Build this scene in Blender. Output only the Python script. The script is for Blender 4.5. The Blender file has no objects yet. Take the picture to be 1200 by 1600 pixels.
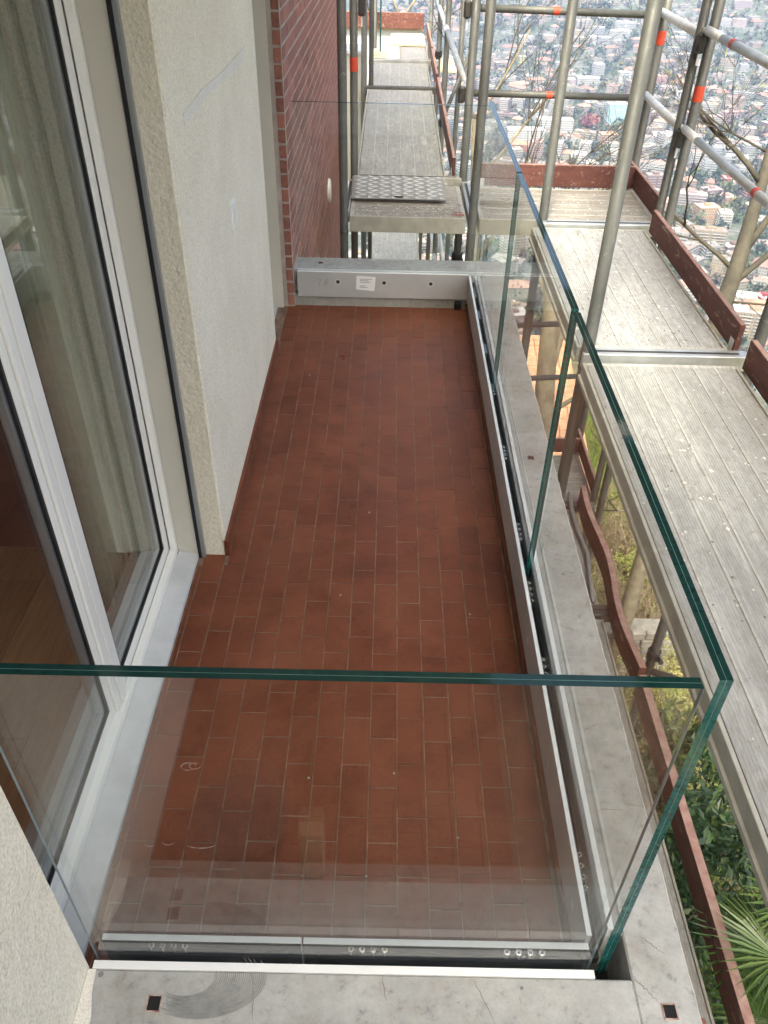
import bpy, bmesh, math, random
from mathutils import Vector, Matrix, noise as mnoise
R = random.Random(7)
rad = math.radians
scene = bpy.context.scene
COL = scene.collection

# ------------------------------------------------------------------ camera, sky, sun, exposure
cam_d = bpy.data.cameras.new("camera")
cam = bpy.data.objects.new("camera", cam_d); COL.objects.link(cam)
AX_R = Vector((0.999766, 0.01141, 0.018401)); AX_U = Vector((-0.0215, 0.623611, 0.781439)); AX_F = Vector((0.002559, 0.781652, -0.62371))
mw = Matrix(((AX_R.x, AX_U.x, -AX_F.x, 0), (AX_R.y, AX_U.y, -AX_F.y, 0), (AX_R.z, AX_U.z, -AX_F.z, 2.0), (0, 0, 0, 1)))
cam.matrix_world = mw
cam_d.sensor_fit = 'VERTICAL'; cam_d.sensor_height = 36.0; cam_d.sensor_width = 27.0
cam_d.lens = 1257.9 / 1600 * 36.0
cam_d.clip_start = 0.02; cam_d.clip_end = 9000
scene.camera = cam

SUN = Vector((-0.16, -0.58, 0.80)).normalized()
SUN_EL = math.asin(SUN.z); SUN_ROT = math.atan2(SUN.x, SUN.y)
world = bpy.data.worlds.new("World"); scene.world = world; world.use_nodes = True
wn = world.node_tree.nodes; wl = world.node_tree.links; wn.clear()
wo = wn.new('ShaderNodeOutputWorld'); wb = wn.new('ShaderNodeBackground'); sk = wn.new('ShaderNodeTexSky')
sk.sky_type = 'NISHITA'; sk.sun_disc = False; sk.sun_elevation = SUN_EL; sk.sun_rotation = SUN_ROT
sk.air_density = 0.42; sk.dust_density = 9.0; sk.ozone_density = 0.35; sk.altitude = 300
wb.inputs['Strength'].default_value = 0.15
wl.new(sk.outputs[0], wb.inputs[0]); wl.new(wb.outputs[0], wo.inputs[0])
sun_d = bpy.data.lights.new("sun", 'SUN'); sun_d.energy = 1.4; sun_d.angle = rad(10); sun_d.color = (1.0, 0.95, 0.87)
sun = bpy.data.objects.new("sun", sun_d); COL.objects.link(sun)
sun.rotation_euler = (-SUN).to_track_quat('-Z', 'Y').to_euler()
scene.view_settings.view_transform = 'Standard'; scene.view_settings.look = 'None'
scene.view_settings.exposure = 2.48; scene.view_settings.gamma = 1.0
scene.view_settings.use_curve_mapping = False
scene.view_settings.use_white_balance = True; scene.view_settings.white_balance_temperature = 7000; scene.view_settings.white_balance_tint = 0
scene.cycles.max_bounces = 8; scene.cycles.diffuse_bounces = 3; scene.cycles.glossy_bounces = 4; scene.cycles.transparent_max_bounces = 18
scene.cycles.volume_bounces = 0; scene.cycles.use_adaptive_sampling = True; scene.cycles.adaptive_threshold = 0.02
scene.cycles.sample_clamp_indirect = 6.0

# ------------------------------------------------------------------ materials
def nd(nt, t, **kw):
    n = nt.nodes.new(t)
    for k, v in kw.items():
        if k in n.inputs: n.inputs[k].default_value = v
        else: setattr(n, k, v)
    return n
def ramp(nt, src, stops):
    r = nt.nodes.new('ShaderNodeValToRGB'); e = r.color_ramp.elements
    while len(e) < len(stops): e.new(0.5)
    for i, (p, c) in enumerate(stops):
        e[i].position = p; e[i].color = (c[0], c[1], c[2], 1) if len(c) == 3 else c
    nt.links.new(src, r.inputs[0]); return r
def g(v): return (v, v, v)
def mixc(nt, fac, a, b, mode='MIX'):
    m = nt.nodes.new('ShaderNodeMix'); m.data_type = 'RGBA'; m.blend_type = mode
    for s, v in ((0, fac), (6, a), (7, b)):
        if hasattr(v, 'is_linked'): nt.links.new(v, m.inputs[s])
        elif isinstance(v, (int, float)): m.inputs[s].default_value = v
        else: m.inputs[s].default_value = (v[0], v[1], v[2], 1)
    return m.outputs[2]
def math_n(nt, op, a, b=0.0):
    m = nt.nodes.new('ShaderNodeMath'); m.operation = op
    for i, v in enumerate((a, b)):
        if hasattr(v, 'is_linked'): nt.links.new(v, m.inputs[i])
        else: m.inputs[i].default_value = v
    return m.outputs[0]
def base_mat(name):
    m = bpy.data.materials.new(name); m.use_nodes = True
    nt = m.node_tree; bs = nt.nodes.get('Principled BSDF')
    return m, nt, bs
def coords(nt, scale=(1, 1, 1), kind='Object'):
    tc = nt.nodes.new('ShaderNodeTexCoord'); mp = nt.nodes.new('ShaderNodeMapping')
    mp.inputs['Scale'].default_value = scale
    nt.links.new(tc.outputs[kind], mp.inputs[0]); return mp.outputs[0]
def world_pos(nt, scale=(1, 1, 1)):
    gm = nt.nodes.new('ShaderNodeNewGeometry'); mp = nt.nodes.new('ShaderNodeMapping')
    mp.inputs['Scale'].default_value = scale
    nt.links.new(gm.outputs['Position'], mp.inputs[0]); return mp.outputs[0]
def noise(nt, vec, scale, detail=4, rough=0.55, dist=0.0):
    n = nt.nodes.new('ShaderNodeTexNoise'); n.inputs['Scale'].default_value = scale
    n.inputs['Detail'].default_value = detail; n.inputs['Roughness'].default_value = rough; n.inputs['Distortion'].default_value = dist
    nt.links.new(vec, n.inputs['Vector']); return n.outputs['Fac']
def bump(nt, bs, h, strength=0.3, dist=0.01):
    b = nt.nodes.new('ShaderNodeBump'); b.inputs['Strength'].default_value = strength; b.inputs['Distance'].default_value = dist
    nt.links.new(h, b.inputs['Height'])
    nt.links.new(b.outputs[0], bs.inputs['Normal']); return b
def simple(name, c1, c2=None, scale=6.0, rough=0.6, metal=0.0, bmp=0.0, bscale=60, bdist=0.003, rnd=0.0, detail=5, spec=0.5, stretch=(1, 1, 1)):
    m, nt, bs = base_mat(name)
    v = world_pos(nt, stretch)
    c2 = c2 or c1
    f = noise(nt, v, scale, detail, 0.6)
    r = ramp(nt, f, [(0.32, c1), (0.68, c2)])
    col = r.outputs[0]
    if rnd:
        oi = nt.nodes.new('ShaderNodeObjectInfo')
        k = math_n(nt, 'ADD', math_n(nt, 'MULTIPLY', oi.outputs['Random'], rnd), 1 - rnd / 2)
        vm = nt.nodes.new('ShaderNodeVectorMath'); vm.operation = 'SCALE'
        nt.links.new(col, vm.inputs[0]); nt.links.new(k, vm.inputs['Scale']); col = vm.outputs[0]
    nt.links.new(col, bs.inputs['Base Color'])
    bs.inputs['Roughness'].default_value = rough; bs.inputs['Metallic'].default_value = metal
    bs.inputs['Specular IOR Level'].default_value = spec
    if bmp: bump(nt, bs, noise(nt, v, bscale, 3, 0.6), bmp, bdist)
    return m

# tiles: terracotta, each a little different, worn film on top
def mk_tile():
    m, nt, bs = base_mat("terracotta_tile")
    oi = nt.nodes.new('ShaderNodeObjectInfo'); v = world_pos(nt)
    base = ramp(nt, oi.outputs['Random'], [(0.0, (0.155, 0.047, 0.024)), (0.35, (0.182, 0.055, 0.027)), (0.7, (0.174, 0.055, 0.028)), (1.0, (0.205, 0.066, 0.034))])
    n1 = noise(nt, v, 9, 5, 0.65)
    dark = ramp(nt, n1, [(0.3, g(0.74)), (0.55, g(1.0))])
    col = mixc(nt, 1.0, base.outputs[0], dark.outputs[0], 'MULTIPLY')
    n2 = noise(nt, v, 2.3, 6, 0.7, 0.6)
    dust = ramp(nt, n2, [(0.42, g(0.0)), (0.72, g(0.42))])
    col = mixc(nt, dust.outputs[0], col, (0.33, 0.125, 0.070))
    n5 = noise(nt, v, 1.1, 7, 0.72, 0.8)
    col = mixc(nt, 1.0, col, ramp(nt, n5, [(0.32, (0.82, 0.80, 0.78)), (0.5, g(0.98)), (0.7, g(1.04))]).outputs[0], 'MULTIPLY')
    n3 = noise(nt, v, 90, 3, 0.6)
    sp = ramp(nt, n3, [(0.28, g(0.72)), (0.42, g(1.0))])
    col = mixc(nt, 1.0, col, sp.outputs[0], 'MULTIPLY')
    nt.links.new(col, bs.inputs['Base Color'])
    rr = ramp(nt, n2, [(0.3, g(0.26)), (0.7, g(0.48))]); nt.links.new(rr.outputs[0], bs.inputs['Roughness'])
    bs.inputs['Specular IOR Level'].default_value = 0.22
    bump(nt, bs, noise(nt, v, 55, 4, 0.6), 0.10, 0.004)
    return m
M_tile = mk_tile()
M_grout = simple("grout", (0.12, 0.07, 0.048), (0.28, 0.19, 0.14), 14, 0.9, bmp=0.3, bscale=200)
def mk_plaster(name, c, sc=170, st=0.55, k0=0.74):
    m, nt, bs = base_mat(name); v = world_pos(nt)
    n = noise(nt, v, sc, 3, 0.6); n2 = noise(nt, v, 3, 5, 0.65)
    r = ramp(nt, n, [(0.30, tuple(x * k0 for x in c)), (0.58, tuple(min(1, x * 1.06) for x in c))])
    r2 = ramp(nt, n2, [(0.3, (0.90, 0.89, 0.86)), (0.65, (1, 1, 1))])
    nt.links.new(mixc(nt, 1.0, r.outputs[0], r2.outputs[0], 'MULTIPLY'), bs.inputs['Base Color'])
    bs.inputs['Roughness'].default_value = 0.93; bs.inputs['Specular IOR Level'].default_value = 0.2
    h = math_n(nt, 'ADD', n, math_n(nt, 'MULTIPLY', noise(nt, v, 22, 4, 0.6), 1.6))
    bump(nt, bs, h, st, 0.006); return m
M_plaster = mk_plaster("plaster", (0.88, 0.825, 0.70), 150, 0.75, 0.79)
M_plaster_shaded = mk_plaster("plaster_shaded", (0.76, 0.715, 0.60), 90, 0.9, 0.93)  # main plaster darkened, the shade of the reveal put into its colour
M_patch = mk_plaster("plaster_patch", (0.83, 0.80, 0.74), 260, 0.35)
def mk_concrete(name, a, b, spots=0.5):
    m, nt, bs = base_mat(name); v = world_pos(nt)
    n = noise(nt, v, 5.5, 9, 0.72); n2 = noise(nt, v, 30, 7, 0.75); n3 = noise(nt, v, 110, 4, 0.65)
    c = ramp(nt, n, [(0.30, a), (0.5, tuple((x + y) / 2 for x, y in zip(a, b))), (0.72, b)]).outputs[0]
    d = ramp(nt, n2, [(0.32, g(0.55)), (0.43, g(0.90)), (0.7, g(1.06))]).outputs[0]
    c = mixc(nt, 1.0, c, d, 'MULTIPLY')
    e = ramp(nt, n3, [(0.26, g(1 - spots)), (0.34, g(1.0))]).outputs[0]
    c = mixc(nt, 1.0, c, e, 'MULTIPLY')
    n4 = noise(nt, v, 13, 8, 0.8)
    c = mixc(nt, ramp(nt, n4, [(0.52, g(0)), (0.68, g(0.5))]).outputs[0], c, (0.33, 0.27, 0.21))
    nt.links.new(c, bs.inputs['Base Color']); bs.inputs['Roughness'].default_value = 0.88; bs.inputs['Specular IOR Level'].default_value = 0.25
    bump(nt, bs, n2, 0.25, 0.004); return m
M_conc = mk_concrete("concrete_coping", (0.31, 0.307, 0.295), (0.52, 0.52, 0.507))
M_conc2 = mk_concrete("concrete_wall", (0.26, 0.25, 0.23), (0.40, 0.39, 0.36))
M_alu = simple("brushed_aluminium", (0.78, 0.785, 0.79), (0.86, 0.865, 0.87), 7, 0.5, 0.1, 0.08, 300)
M_alu_d = simple("aluminium_shaded", (0.05, 0.055, 0.058), (0.10, 0.105, 0.11), 9, 0.35, 0.7)  # near-black tone stands in for the shade inside the channels
M_alu_face = simple("aluminium_face", (0.46, 0.465, 0.465), (0.54, 0.54, 0.535), 4, 0.5, 0.3, 0.05, 200)
M_bolt = simple("zinc_bolt", (0.62, 0.63, 0.64), (0.75, 0.75, 0.75), 30, 0.22, 1.0)
M_blk = simple("black_rubber", (0.008, 0.008, 0.010), (0.014, 0.014, 0.016), 10, 0.55)
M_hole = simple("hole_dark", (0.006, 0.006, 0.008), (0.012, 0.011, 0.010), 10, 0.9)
M_white = simple("white_lacquer", (0.80, 0.79, 0.75), (0.85, 0.84, 0.80), 3, 0.32, 0, 0.02, 90)
M_cream = simple("cream_lacquer", (0.55, 0.53, 0.45), (0.60, 0.57, 0.49), 3, 0.45)
M_greyguide = simple("grey_guide", (0.30, 0.31, 0.32), (0.36, 0.37, 0.38), 5, 0.4, 0.4)
M_sill = simple("sill_stone", (0.54, 0.55, 0.56), (0.68, 0.69, 0.70), 9, 0.38, 0.1, 0.05, 70)
M_plastic = simple("white_plastic", (0.80, 0.80, 0.79), None, 3, 0.3)
M_brick = simple("red_brick", (0.23, 0.086, 0.062), (0.33, 0.140, 0.102), 24, 0.75, 0, 0.35, 140, 0.004, rnd=0.5)
M_mortar = simple("mortar", (0.30, 0.25, 0.22), (0.46, 0.40, 0.36), 9, 0.95, 0, 0.4, 120, 0.004)
M_toe = None
def mk_toe():
    m, nt, bs = base_mat("toe_board_red")
    v = world_pos(nt, (1, 1, 4)); n = noise(nt, v, 6, 7, 0.7); n2 = noise(nt, world_pos(nt, (1, .25, 1)), 24, 8, 0.78, 0.8)
    c = ramp(nt, n, [(0.3, (0.070, 0.022, 0.017)), (0.7, (0.135, 0.046, 0.036))]).outputs[0]
    w = ramp(nt, n2, [(0.56, g(0)), (0.64, g(0.75))]).outputs[0]
    c = mixc(nt, w, c, (0.33, 0.24, 0.20))
    gm = nt.nodes.new('ShaderNodeNewGeometry'); sx = nt.nodes.new('ShaderNodeSeparateXYZ'); nt.links.new(gm.outputs['Normal'], sx.inputs[0])
    nt.links.new(c, bs.inputs['Base Color']); bs.inputs['Roughness'].default_value = 0.7
    bump(nt, bs, n2, 0.3, 0.003); return m
M_toe = mk_toe()
M_toetop = simple("toe_board_worn_edge", (0.24, 0.12, 0.10), (0.36, 0.24, 0.20), 16, 0.85, 0, 0.3, 70)
M_toeend = simple("toe_board_bare_end", (0.45, 0.41, 0.36), (0.60, 0.57, 0.52), 18, 0.9)
def mk_deck(name, axis, a, b, dirt, rib=True):
    m, nt, bs = base_mat(name)
    v = world_pos(nt); vv = world_pos(nt, (1.3, .55, 1) if axis == 'y' else (.55, 1.3, 1)); n = noise(nt, vv, 3.2, 8, 0.7, 0.4); n2 = noise(nt, vv, 21, 8, 0.8, 1.2)
    st = (3, 60, 3) if axis == 'x' else (60, 3, 3)
    n3 = noise(nt, world_pos(nt, st), 1.0, 4, 0.6)
    c = ramp(nt, n, [(0.3, a), (0.7, b)]).outputs[0]
    c = mixc(nt, 1.0, c, ramp(nt, n3, [(0.3, g(0.80)), (0.7, g(1.08))]).outputs[0], 'MULTIPLY')
    c = mixc(nt, ramp(nt, n2, [(0.47, g(0)), (0.60, g(0.8))]).outputs[0], c, dirt)
    n6 = noise(nt, world_pos(nt, (1, .12, 1) if axis == 'y' else (.12, 1, 1)), 15, 6, 0.75, .5)
    c = mixc(nt, ramp(nt, n6, [(0.56, g(0)), (0.70, g(0.55))]).outputs[0], c, (0.56, 0.555, 0.54))
    n4 = noise(nt, v, 60, 4, 0.7)
    c = mixc(nt, ramp(nt, n4, [(0.24, g(0.7)), (0.34, g(0))]).outputs[0], c, (0.10, 0.09, 0.08))
    nt.links.new(c, bs.inputs['Base Color'])
    bs.inputs['Roughness'].default_value = 0.62; bs.inputs['Metallic'].default_value = 0.12
    if rib:
        w = nt.nodes.new('ShaderNodeTexWave'); w.wave_type = 'BANDS'; w.bands_direction = 'Y' if axis == 'x' else 'X'
        w.inputs['Scale'].default_value = 26; nt.links.new(v, w.inputs['Vector'])
        h = math_n(nt, 'ADD', math_n(nt, 'MULTIPLY', w.outputs['Fac'], 0.6), math_n(nt, 'MULTIPLY', n2, 1.3))
        bump(nt, bs, h, 0.38, 0.004)
    else: bump(nt, bs, n2, 0.5, 0.004)
    return m
M_deckY = mk_deck("scaffold_deck_board", 'y', (0.295, 0.29, 0.275), (0.40, 0.395, 0.375), (0.235, 0.222, 0.20))
M_deckY2 = mk_deck("scaffold_deck_board_light", 'y', (0.335, 0.335, 0.33), (0.42, 0.42, 0.415), (0.24, 0.225, 0.205))
M_deckX = mk_deck("scaffold_deck_board_cross", 'x', (0.27, 0.25, 0.22), (0.36, 0.335, 0.30), (0.21, 0.175, 0.14), False)
M_strip = mk_deck("deck_rib_strip", "y", (0.38, 0.37, 0.345), (0.50, 0.49, 0.465), (0.28, 0.255, 0.22), False)
M_fascia = simple("deck_side_rail", (0.33, 0.31, 0.27), (0.44, 0.42, 0.37), 12, 0.6, 0.15, 0.1, 60)
def mk_steel():
    m, nt, bs = base_mat("galvanised_tube"); v = world_pos(nt, (1, 1, .35))
    n = noise(nt, v, 6, 7, 0.7, .4); n2 = noise(nt, world_pos(nt), 55, 5, 0.7, .5); n3 = noise(nt, world_pos(nt, (1, 1, .6)), 14, 6, 0.75, .8)
    c = ramp(nt, n, [(0.3, (0.056, 0.057, 0.053)), (0.5, (0.082, 0.083, 0.078)), (0.72, (0.12, 0.121, 0.114))]).outputs[0]
    c = mixc(nt, ramp(nt, n2, [(0.62, g(0)), (0.72, g(.6))]).outputs[0], c, (0.33, 0.32, 0.30))
    c = mixc(nt, ramp(nt, n2, [(0.26, g(.7)), (0.36, g(0))]).outputs[0], c, (0.055, 0.048, 0.04))
    c = mixc(nt, ramp(nt, n3, [(0.62, g(0)), (0.70, g(.55))]).outputs[0], c, (0.24, 0.236, 0.22))
    nt.links.new(c, bs.inputs['Base Color']); bs.inputs['Metallic'].default_value = .2
    nt.links.new(ramp(nt, n3, [(0.3, g(.42)), (0.7, g(.72))]).outputs[0], bs.inputs['Roughness'])
    bump(nt, bs, n2, .2, .002); return m
M_steel = mk_steel()
M_steel_l = simple("galvanised_rail", (0.34, 0.35, 0.35), (0.52, 0.53, 0.53), 6, 0.38, 0.5, 0.1, 60)
M_steel_d = simple("dark_iron", (0.035, 0.033, 0.032), (0.075, 0.07, 0.065), 12, 0.6, 0.5, 0.2, 60)
M_zinc = simple("zinc_pale", (0.56, 0.57, 0.56), (0.74, 0.74, 0.73), 11, 0.5, 0.3, 0.1, 60)
M_red = simple("red_sticker", (0.42, 0.045, 0.022), (0.52, 0.07, 0.035), 25, 0.5)
M_redpaint = simple("red_paint_mark", (0.36, 0.08, 0.07), (0.26, 0.12, 0.10), 30, 0.8)
M_tread = simple("tread_plate", (0.42, 0.42, 0.41), (0.52, 0.52, 0.51), 9, 0.42, 0.6, 0.15, 60)
M_tread_d = simple("tread_plate_base", (0.26, 0.255, 0.245), (0.34, 0.33, 0.315), 9, 0.55, 0.4, 0.15, 60)
M_wood = simple("site_timber", (0.55, 0.44, 0.28), (0.66, 0.55, 0.38), 8, 0.75, 0, 0.2, 50, stretch=(1, 1, 6))
M_parq = simple("oak_parquet", (0.32, 0.18, 0.085), (0.44, 0.27, 0.14), 5, 0.35, 0, 0, rnd=0.35, stretch=(12, 1, 1))
M_room = simple("room_paint", (0.52, 0.50, 0.46), (0.56, 0.54, 0.50), 2, 0.9)
M_curt = simple("curtain_fabric", (0.33, 0.34, 0.26), (0.40, 0.41, 0.32), 40, 0.95)
M_label = simple("paper_label", (0.80, 0.80, 0.80), None, 5, 0.6)
M_ink = simple("grey_ink", (0.25, 0.26, 0.28), None, 5, 0.8)
M_scuff = simple("white_scuff", (0.55, 0.46, 0.41), (0.26, 0.11, 0.08), 70, 0.9)
M_smear = simple("sealant_smear", (0.19, 0.19, 0.185), (0.30, 0.30, 0.29), 25, 0.8)
M_crack = simple("crack_line", (0.16, 0.15, 0.14), (0.26, 0.25, 0.23), 40, 0.95)
M_mortar_w = simple("bare_lime_edge", (0.70, 0.68, 0.64), (0.50, 0.48, 0.45), 60, 0.95)
M_dot = simple("red_drip", (0.22, 0.085, 0.070), (0.28, 0.13, 0.11), 30, 0.9)
M_pipe = simple("grey_conduit", (0.20, 0.20, 0.21), (0.27, 0.27, 0.28), 12, 0.4)

def glass_mat(name, tint, refl=1.0, ior=1.5):
    m = bpy.data.materials.new(name); m.use_nodes = True; nt = m.node_tree; nt.nodes.clear()
    out = nt.nodes.new('ShaderNodeOutputMaterial'); tr = nt.nodes.new('ShaderNodeBsdfTransparent'); gl = nt.nodes.new('ShaderNodeBsdfGlossy')
    mx = nt.nodes.new('ShaderNodeMixShader'); fr = nt.nodes.new('ShaderNodeFresnel'); fr.inputs['IOR'].default_value = ior
    tr.inputs[0].default_value = (*tint, 1); gl.inputs['Roughness'].default_value = 0.003; gl.inputs[0].default_value = (1, 1, 1, 1)
    geo = nt.nodes.new('ShaderNodeNewGeometry')
    # the same reflectance on the way in and on the way out (a plane-parallel sheet)
    fr2 = nt.nodes.new('ShaderNodeLayerWeight'); fr2.inputs['Blend'].default_value = 0.5
    k = math_n(nt, 'MULTIPLY', math_n(nt, 'ADD', math_n(nt, 'MULTIPLY', math_n(nt, 'POWER', fr2.outputs['Facing'], 5.0), 0.95), 0.045), refl)
    nt.links.new(k, mx.inputs[0]); nt.links.new(tr.outputs[0], mx.inputs[1]); nt.links.new(gl.outputs[0], mx.inputs[2])
    nt.links.new(mx.outputs[0], out.inputs[0]); return m
M_glass = glass_mat("laminated_glass_face", (0.965, 0.982, 0.976), 0.62)
M_pane = glass_mat("window_glass_face", (0.90, 0.92, 0.90), 1.25)
M_glass_front = glass_mat("front_glass_face", (0.955, 0.97, 0.965), 1.35)
def mk_edge():
    m, nt, bs = base_mat("glass_edge_green"); v = world_pos(nt)
    n = noise(nt, v, 130, 2, 0.5)
    c = ramp(nt, n, [(0.35, (0.004, 0.050, 0.050)), (0.65, (0.014, 0.105, 0.098))])
    nt.links.new(c.outputs[0], bs.inputs['Base Color']); bs.inputs['Roughness'].default_value = 0.08
    bs.inputs['Specular IOR Level'].default_value = 0.6; return m
M_edge = mk_edge()
M_edge_top = simple("glass_edge_dark", (0.004, 0.024, 0.024), (0.007, 0.036, 0.034), 60, 0.06)
M_edge_in = simple("glass_interlayer", (0.07, 0.15, 0.14), (0.10, 0.19, 0.18), 40, 0.4)
M_edge_side = simple("glass_side_edge", (0.20, 0.27, 0.28), (0.26, 0.33, 0.34), 40, 0.15)

def attr_mat(name, rough=0.85, nz=0.25, scale=0.4):
    m, nt, bs = base_mat(name)
    a = nt.nodes.new('ShaderNodeAttribute'); a.attribute_name = 'Col'
    n = noise(nt, world_pos(nt), scale, 4, 0.6)
    nt.links.new(mixc(nt, 1.0, a.outputs['Color'], ramp(nt, n, [(0.3, g(1 - nz)), (0.7, g(1.0))]).outputs[0], 'MULTIPLY'), bs.inputs['Base Color'])
    bs.inputs['Roughness'].default_value = rough; return m
M_city = attr_mat("render_and_roof", 0.85, 0.15, 0.15)
M_win = simple("far_window", (0.045, 0.055, 0.07), (0.10, 0.12, 0.14), 0.4, 0.25)
def leaf_mat(name, rough=0.5, trans=0.25):
    m, nt, bs = base_mat(name)
    a = nt.nodes.new('ShaderNodeAttribute'); a.attribute_name = 'Col'
    nt.links.new(a.outputs['Color'], bs.inputs['Base Color']); bs.inputs['Roughness'].default_value = rough
    tl = nt.nodes.new('ShaderNodeBsdfTranslucent'); nt.links.new(a.outputs['Color'], tl.inputs[0])
    mx = nt.nodes.new('ShaderNodeMixShader'); mx.inputs[0].default_value = trans
    out = nt.nodes.get('Material Output')
    nt.links.new(bs.outputs[0], mx.inputs[1]); nt.links.new(tl.outputs[0], mx.inputs[2]); nt.links.new(mx.outputs[0], out.inputs[0])
    return m
M_leaf = leaf_mat("leaf_glossy", 0.32, 0.2)
M_leafd = leaf_mat("leaf_dull", 0.7, 0.3)
M_bark = simple("bark_grey", (0.105, 0.088, 0.062), (0.20, 0.175, 0.125), 7, 0.9, 0, 0.5, 40, 0.01)
M_bark2 = simple("bark_mossy", (0.026, 0.023, 0.017), (0.055, 0.049, 0.036), 5, 0.9, 0, 0.5, 40, 0.01)
M_twig = simple("twig_dark", (0.028, 0.022, 0.018), (0.055, 0.044, 0.036), 7, 0.85)
M_bud = simple("bud_green", (0.15, 0.145, 0.08), (0.22, 0.20, 0.12), 9, 0.7)
M_rooftile = simple("roof_tile_clay", (0.34, 0.17, 0.10), (0.46, 0.27, 0.17), 7, 0.85, 0, 0, rnd=0.3)
M_stone = simple("garden_stone", (0.12, 0.11, 0.10), (0.24, 0.225, 0.20), 5, 0.95, 0, 0.6, 12, 0.03, rnd=0.3)

# ------------------------------------------------------------------ helpers
class MB:
    def __init__(s): s.v = []; s.f = []; s.c = []; s.m = []
    def add(s, vs, fs, col=None, mi=0):
        o = len(s.v); s.v += [tuple(q) for q in vs]
        for q in fs: s.f.append(tuple(i + o for i in q)); s.c.append(col); s.m.append(mi)
        return s
    def box(s, x0, x1, y0, y1, z0, z1, col=None, mi=0):
        if x0 > x1: x0, x1 = x1, x0
        if y0 > y1: y0, y1 = y1, y0
        if z0 > z1: z0, z1 = z1, z0
        return s.add([(x0, y0, z0), (x1, y0, z0), (x1, y1, z0), (x0, y1, z0), (x0, y0, z1), (x1, y0, z1), (x1, y1, z1), (x0, y1, z1)],
                     [(3, 2, 1, 0), (4, 5, 6, 7), (0, 1, 5, 4), (1, 2, 6, 5), (2, 3, 7, 6), (3, 0, 4, 7)], col, mi)
    def tube(s, p, q, r, n=10, r2=None, cap=True, col=None, mi=0):
        p = Vector(p); q = Vector(q); r2 = r if r2 is None else r2
        d = (q - p)
        if d.length < 1e-6: return s
        d.normalize(); a = d.orthogonal().normalized(); b = d.cross(a)
        vs = []
        for (c, rr) in ((p, r), (q, r2)):
            for i in range(n):
                t = 2 * math.pi * i / n; vs.append(c + (a * math.cos(t) + b * math.sin(t)) * rr)
        fs = [(i, (i + 1) % n, n + (i + 1) % n, n + i) for i in range(n)]
        if cap: fs += [tuple(range(n - 1, -1, -1)), tuple(range(n, 2 * n))]
        return s.add(vs, fs, col, mi)
    def path(s, pts, rs, n=8, col=None):
        pts = [Vector(q) for q in pts]; rings = []
        a = None
        for i, q in enumerate(pts):
            d = (pts[min(i + 1, len(pts) - 1)] - pts[max(i - 1, 0)]).normalized()
            if a is None: a = d.orthogonal().normalized()
            a = (a - d * a.dot(d)).normalized(); b = d.cross(a)
            r = rs[i] if isinstance(rs, (list, tuple)) else rs
            rings.append([q + (a * math.cos(2 * math.pi * k / n) + b * math.sin(2 * math.pi * k / n)) * r for k in range(n)])
        vs = [w for ring in rings for w in ring]; fs = []
        for i in range(len(pts) - 1):
            for k in range(n): fs.append((i * n + k, i * n + (k + 1) % n, (i + 1) * n + (k + 1) % n, (i + 1) * n + k))
        fs += [tuple(range(n - 1, -1, -1)), tuple(range((len(pts) - 1) * n, len(pts) * n))]
        return s.add(vs, fs, col)
    def prism(s, poly, axis, a0, a1, col=None):
        n = len(poly); vs = []
        for a in (a0, a1):
            for (u, w) in poly:
                vs.append({'x': (a, u, w), 'y': (u, a, w), 'z': (u, w, a)}[axis])
        fs = [tuple(range(n - 1, -1, -1)), tuple(range(n, 2 * n))] + [(i, (i + 1) % n, n + (i + 1) % n, n + i) for i in range(n)]
        return s.add(vs, fs, col)
    def mesh(s, name, mats, org=(0, 0, 0), smooth=False, bevel=0.0, fix=False):
        me = bpy.data.meshes.new(name)
        ox, oy, oz = org
        me.from_pydata([(x - ox, y - oy, z - oz) for x, y, z in s.v], [], s.f)
        for m in (mats if isinstance(mats, (list, tuple)) else [mats]): me.materials.append(m)
        if any(s.m): me.polygons.foreach_set('material_index', s.m)
        if any(c is not None for c in s.c):
            at = me.attributes.new('Col', 'FLOAT_COLOR', 'FACE')
            fl = []
            for c in s.c: fl += [*(c or (0.5, 0.5, 0.5)), 1.0]
            at.data.foreach_set('color', fl)
        if bevel or fix:
            bm = bmesh.new(); bm.from_mesh(me)
            bmesh.ops.recalc_face_normals(bm, faces=bm.faces)
            if bevel: bmesh.ops.bevel(bm, geom=list(bm.edges), offset=bevel, segments=1, affect='EDGES', profile=0.5, clamp_overlap=True)
            bm.to_mesh(me); bm.free()
        if smooth: me.polygons.foreach_set('use_smooth', [True] * len(me.polygons))
        me.update(); return me
ORG = {}
def org(o):
    return ORG.get(o.name, Vector((0, 0, 0))) if o else Vector((0, 0, 0))
def tag(o, label=None, cat=None, group=None, kind=None):
    if label: o['label'] = label
    if cat: o['category'] = cat
    if group: o['group'] = group
    if kind: o['kind'] = kind
    return o
def thing(name, label, cat, loc, group=None):
    o = bpy.data.objects.new(name, None); COL.objects.link(o); o.location = loc; o.empty_display_size = 0.1
    ORG[o.name] = Vector(loc); return tag(o, label, cat, group)
def part(name, mb, mat, parent=None, smooth=False, bevel=0.0, loc=None, fix=False):
    if parent is not None: w = org(parent)
    else: w = Vector(loc) if loc is not None else Vector((0, 0, 0))
    o = bpy.data.objects.new(name, mb.mesh(name, mat, w, smooth, bevel, fix)); COL.objects.link(o)
    if parent is not None: o.parent = parent
    else: o.location = w
    ORG[o.name] = w; return o
def piece(name, me, pos, parent):
    """a repeat that shares mesh data; pos is the world position of the mesh origin"""
    o = bpy.data.objects.new(name, me); COL.objects.link(o)
    o.parent = parent; o.location = Vector(pos) - org(parent); ORG[o.name] = Vector(pos); return o
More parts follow.
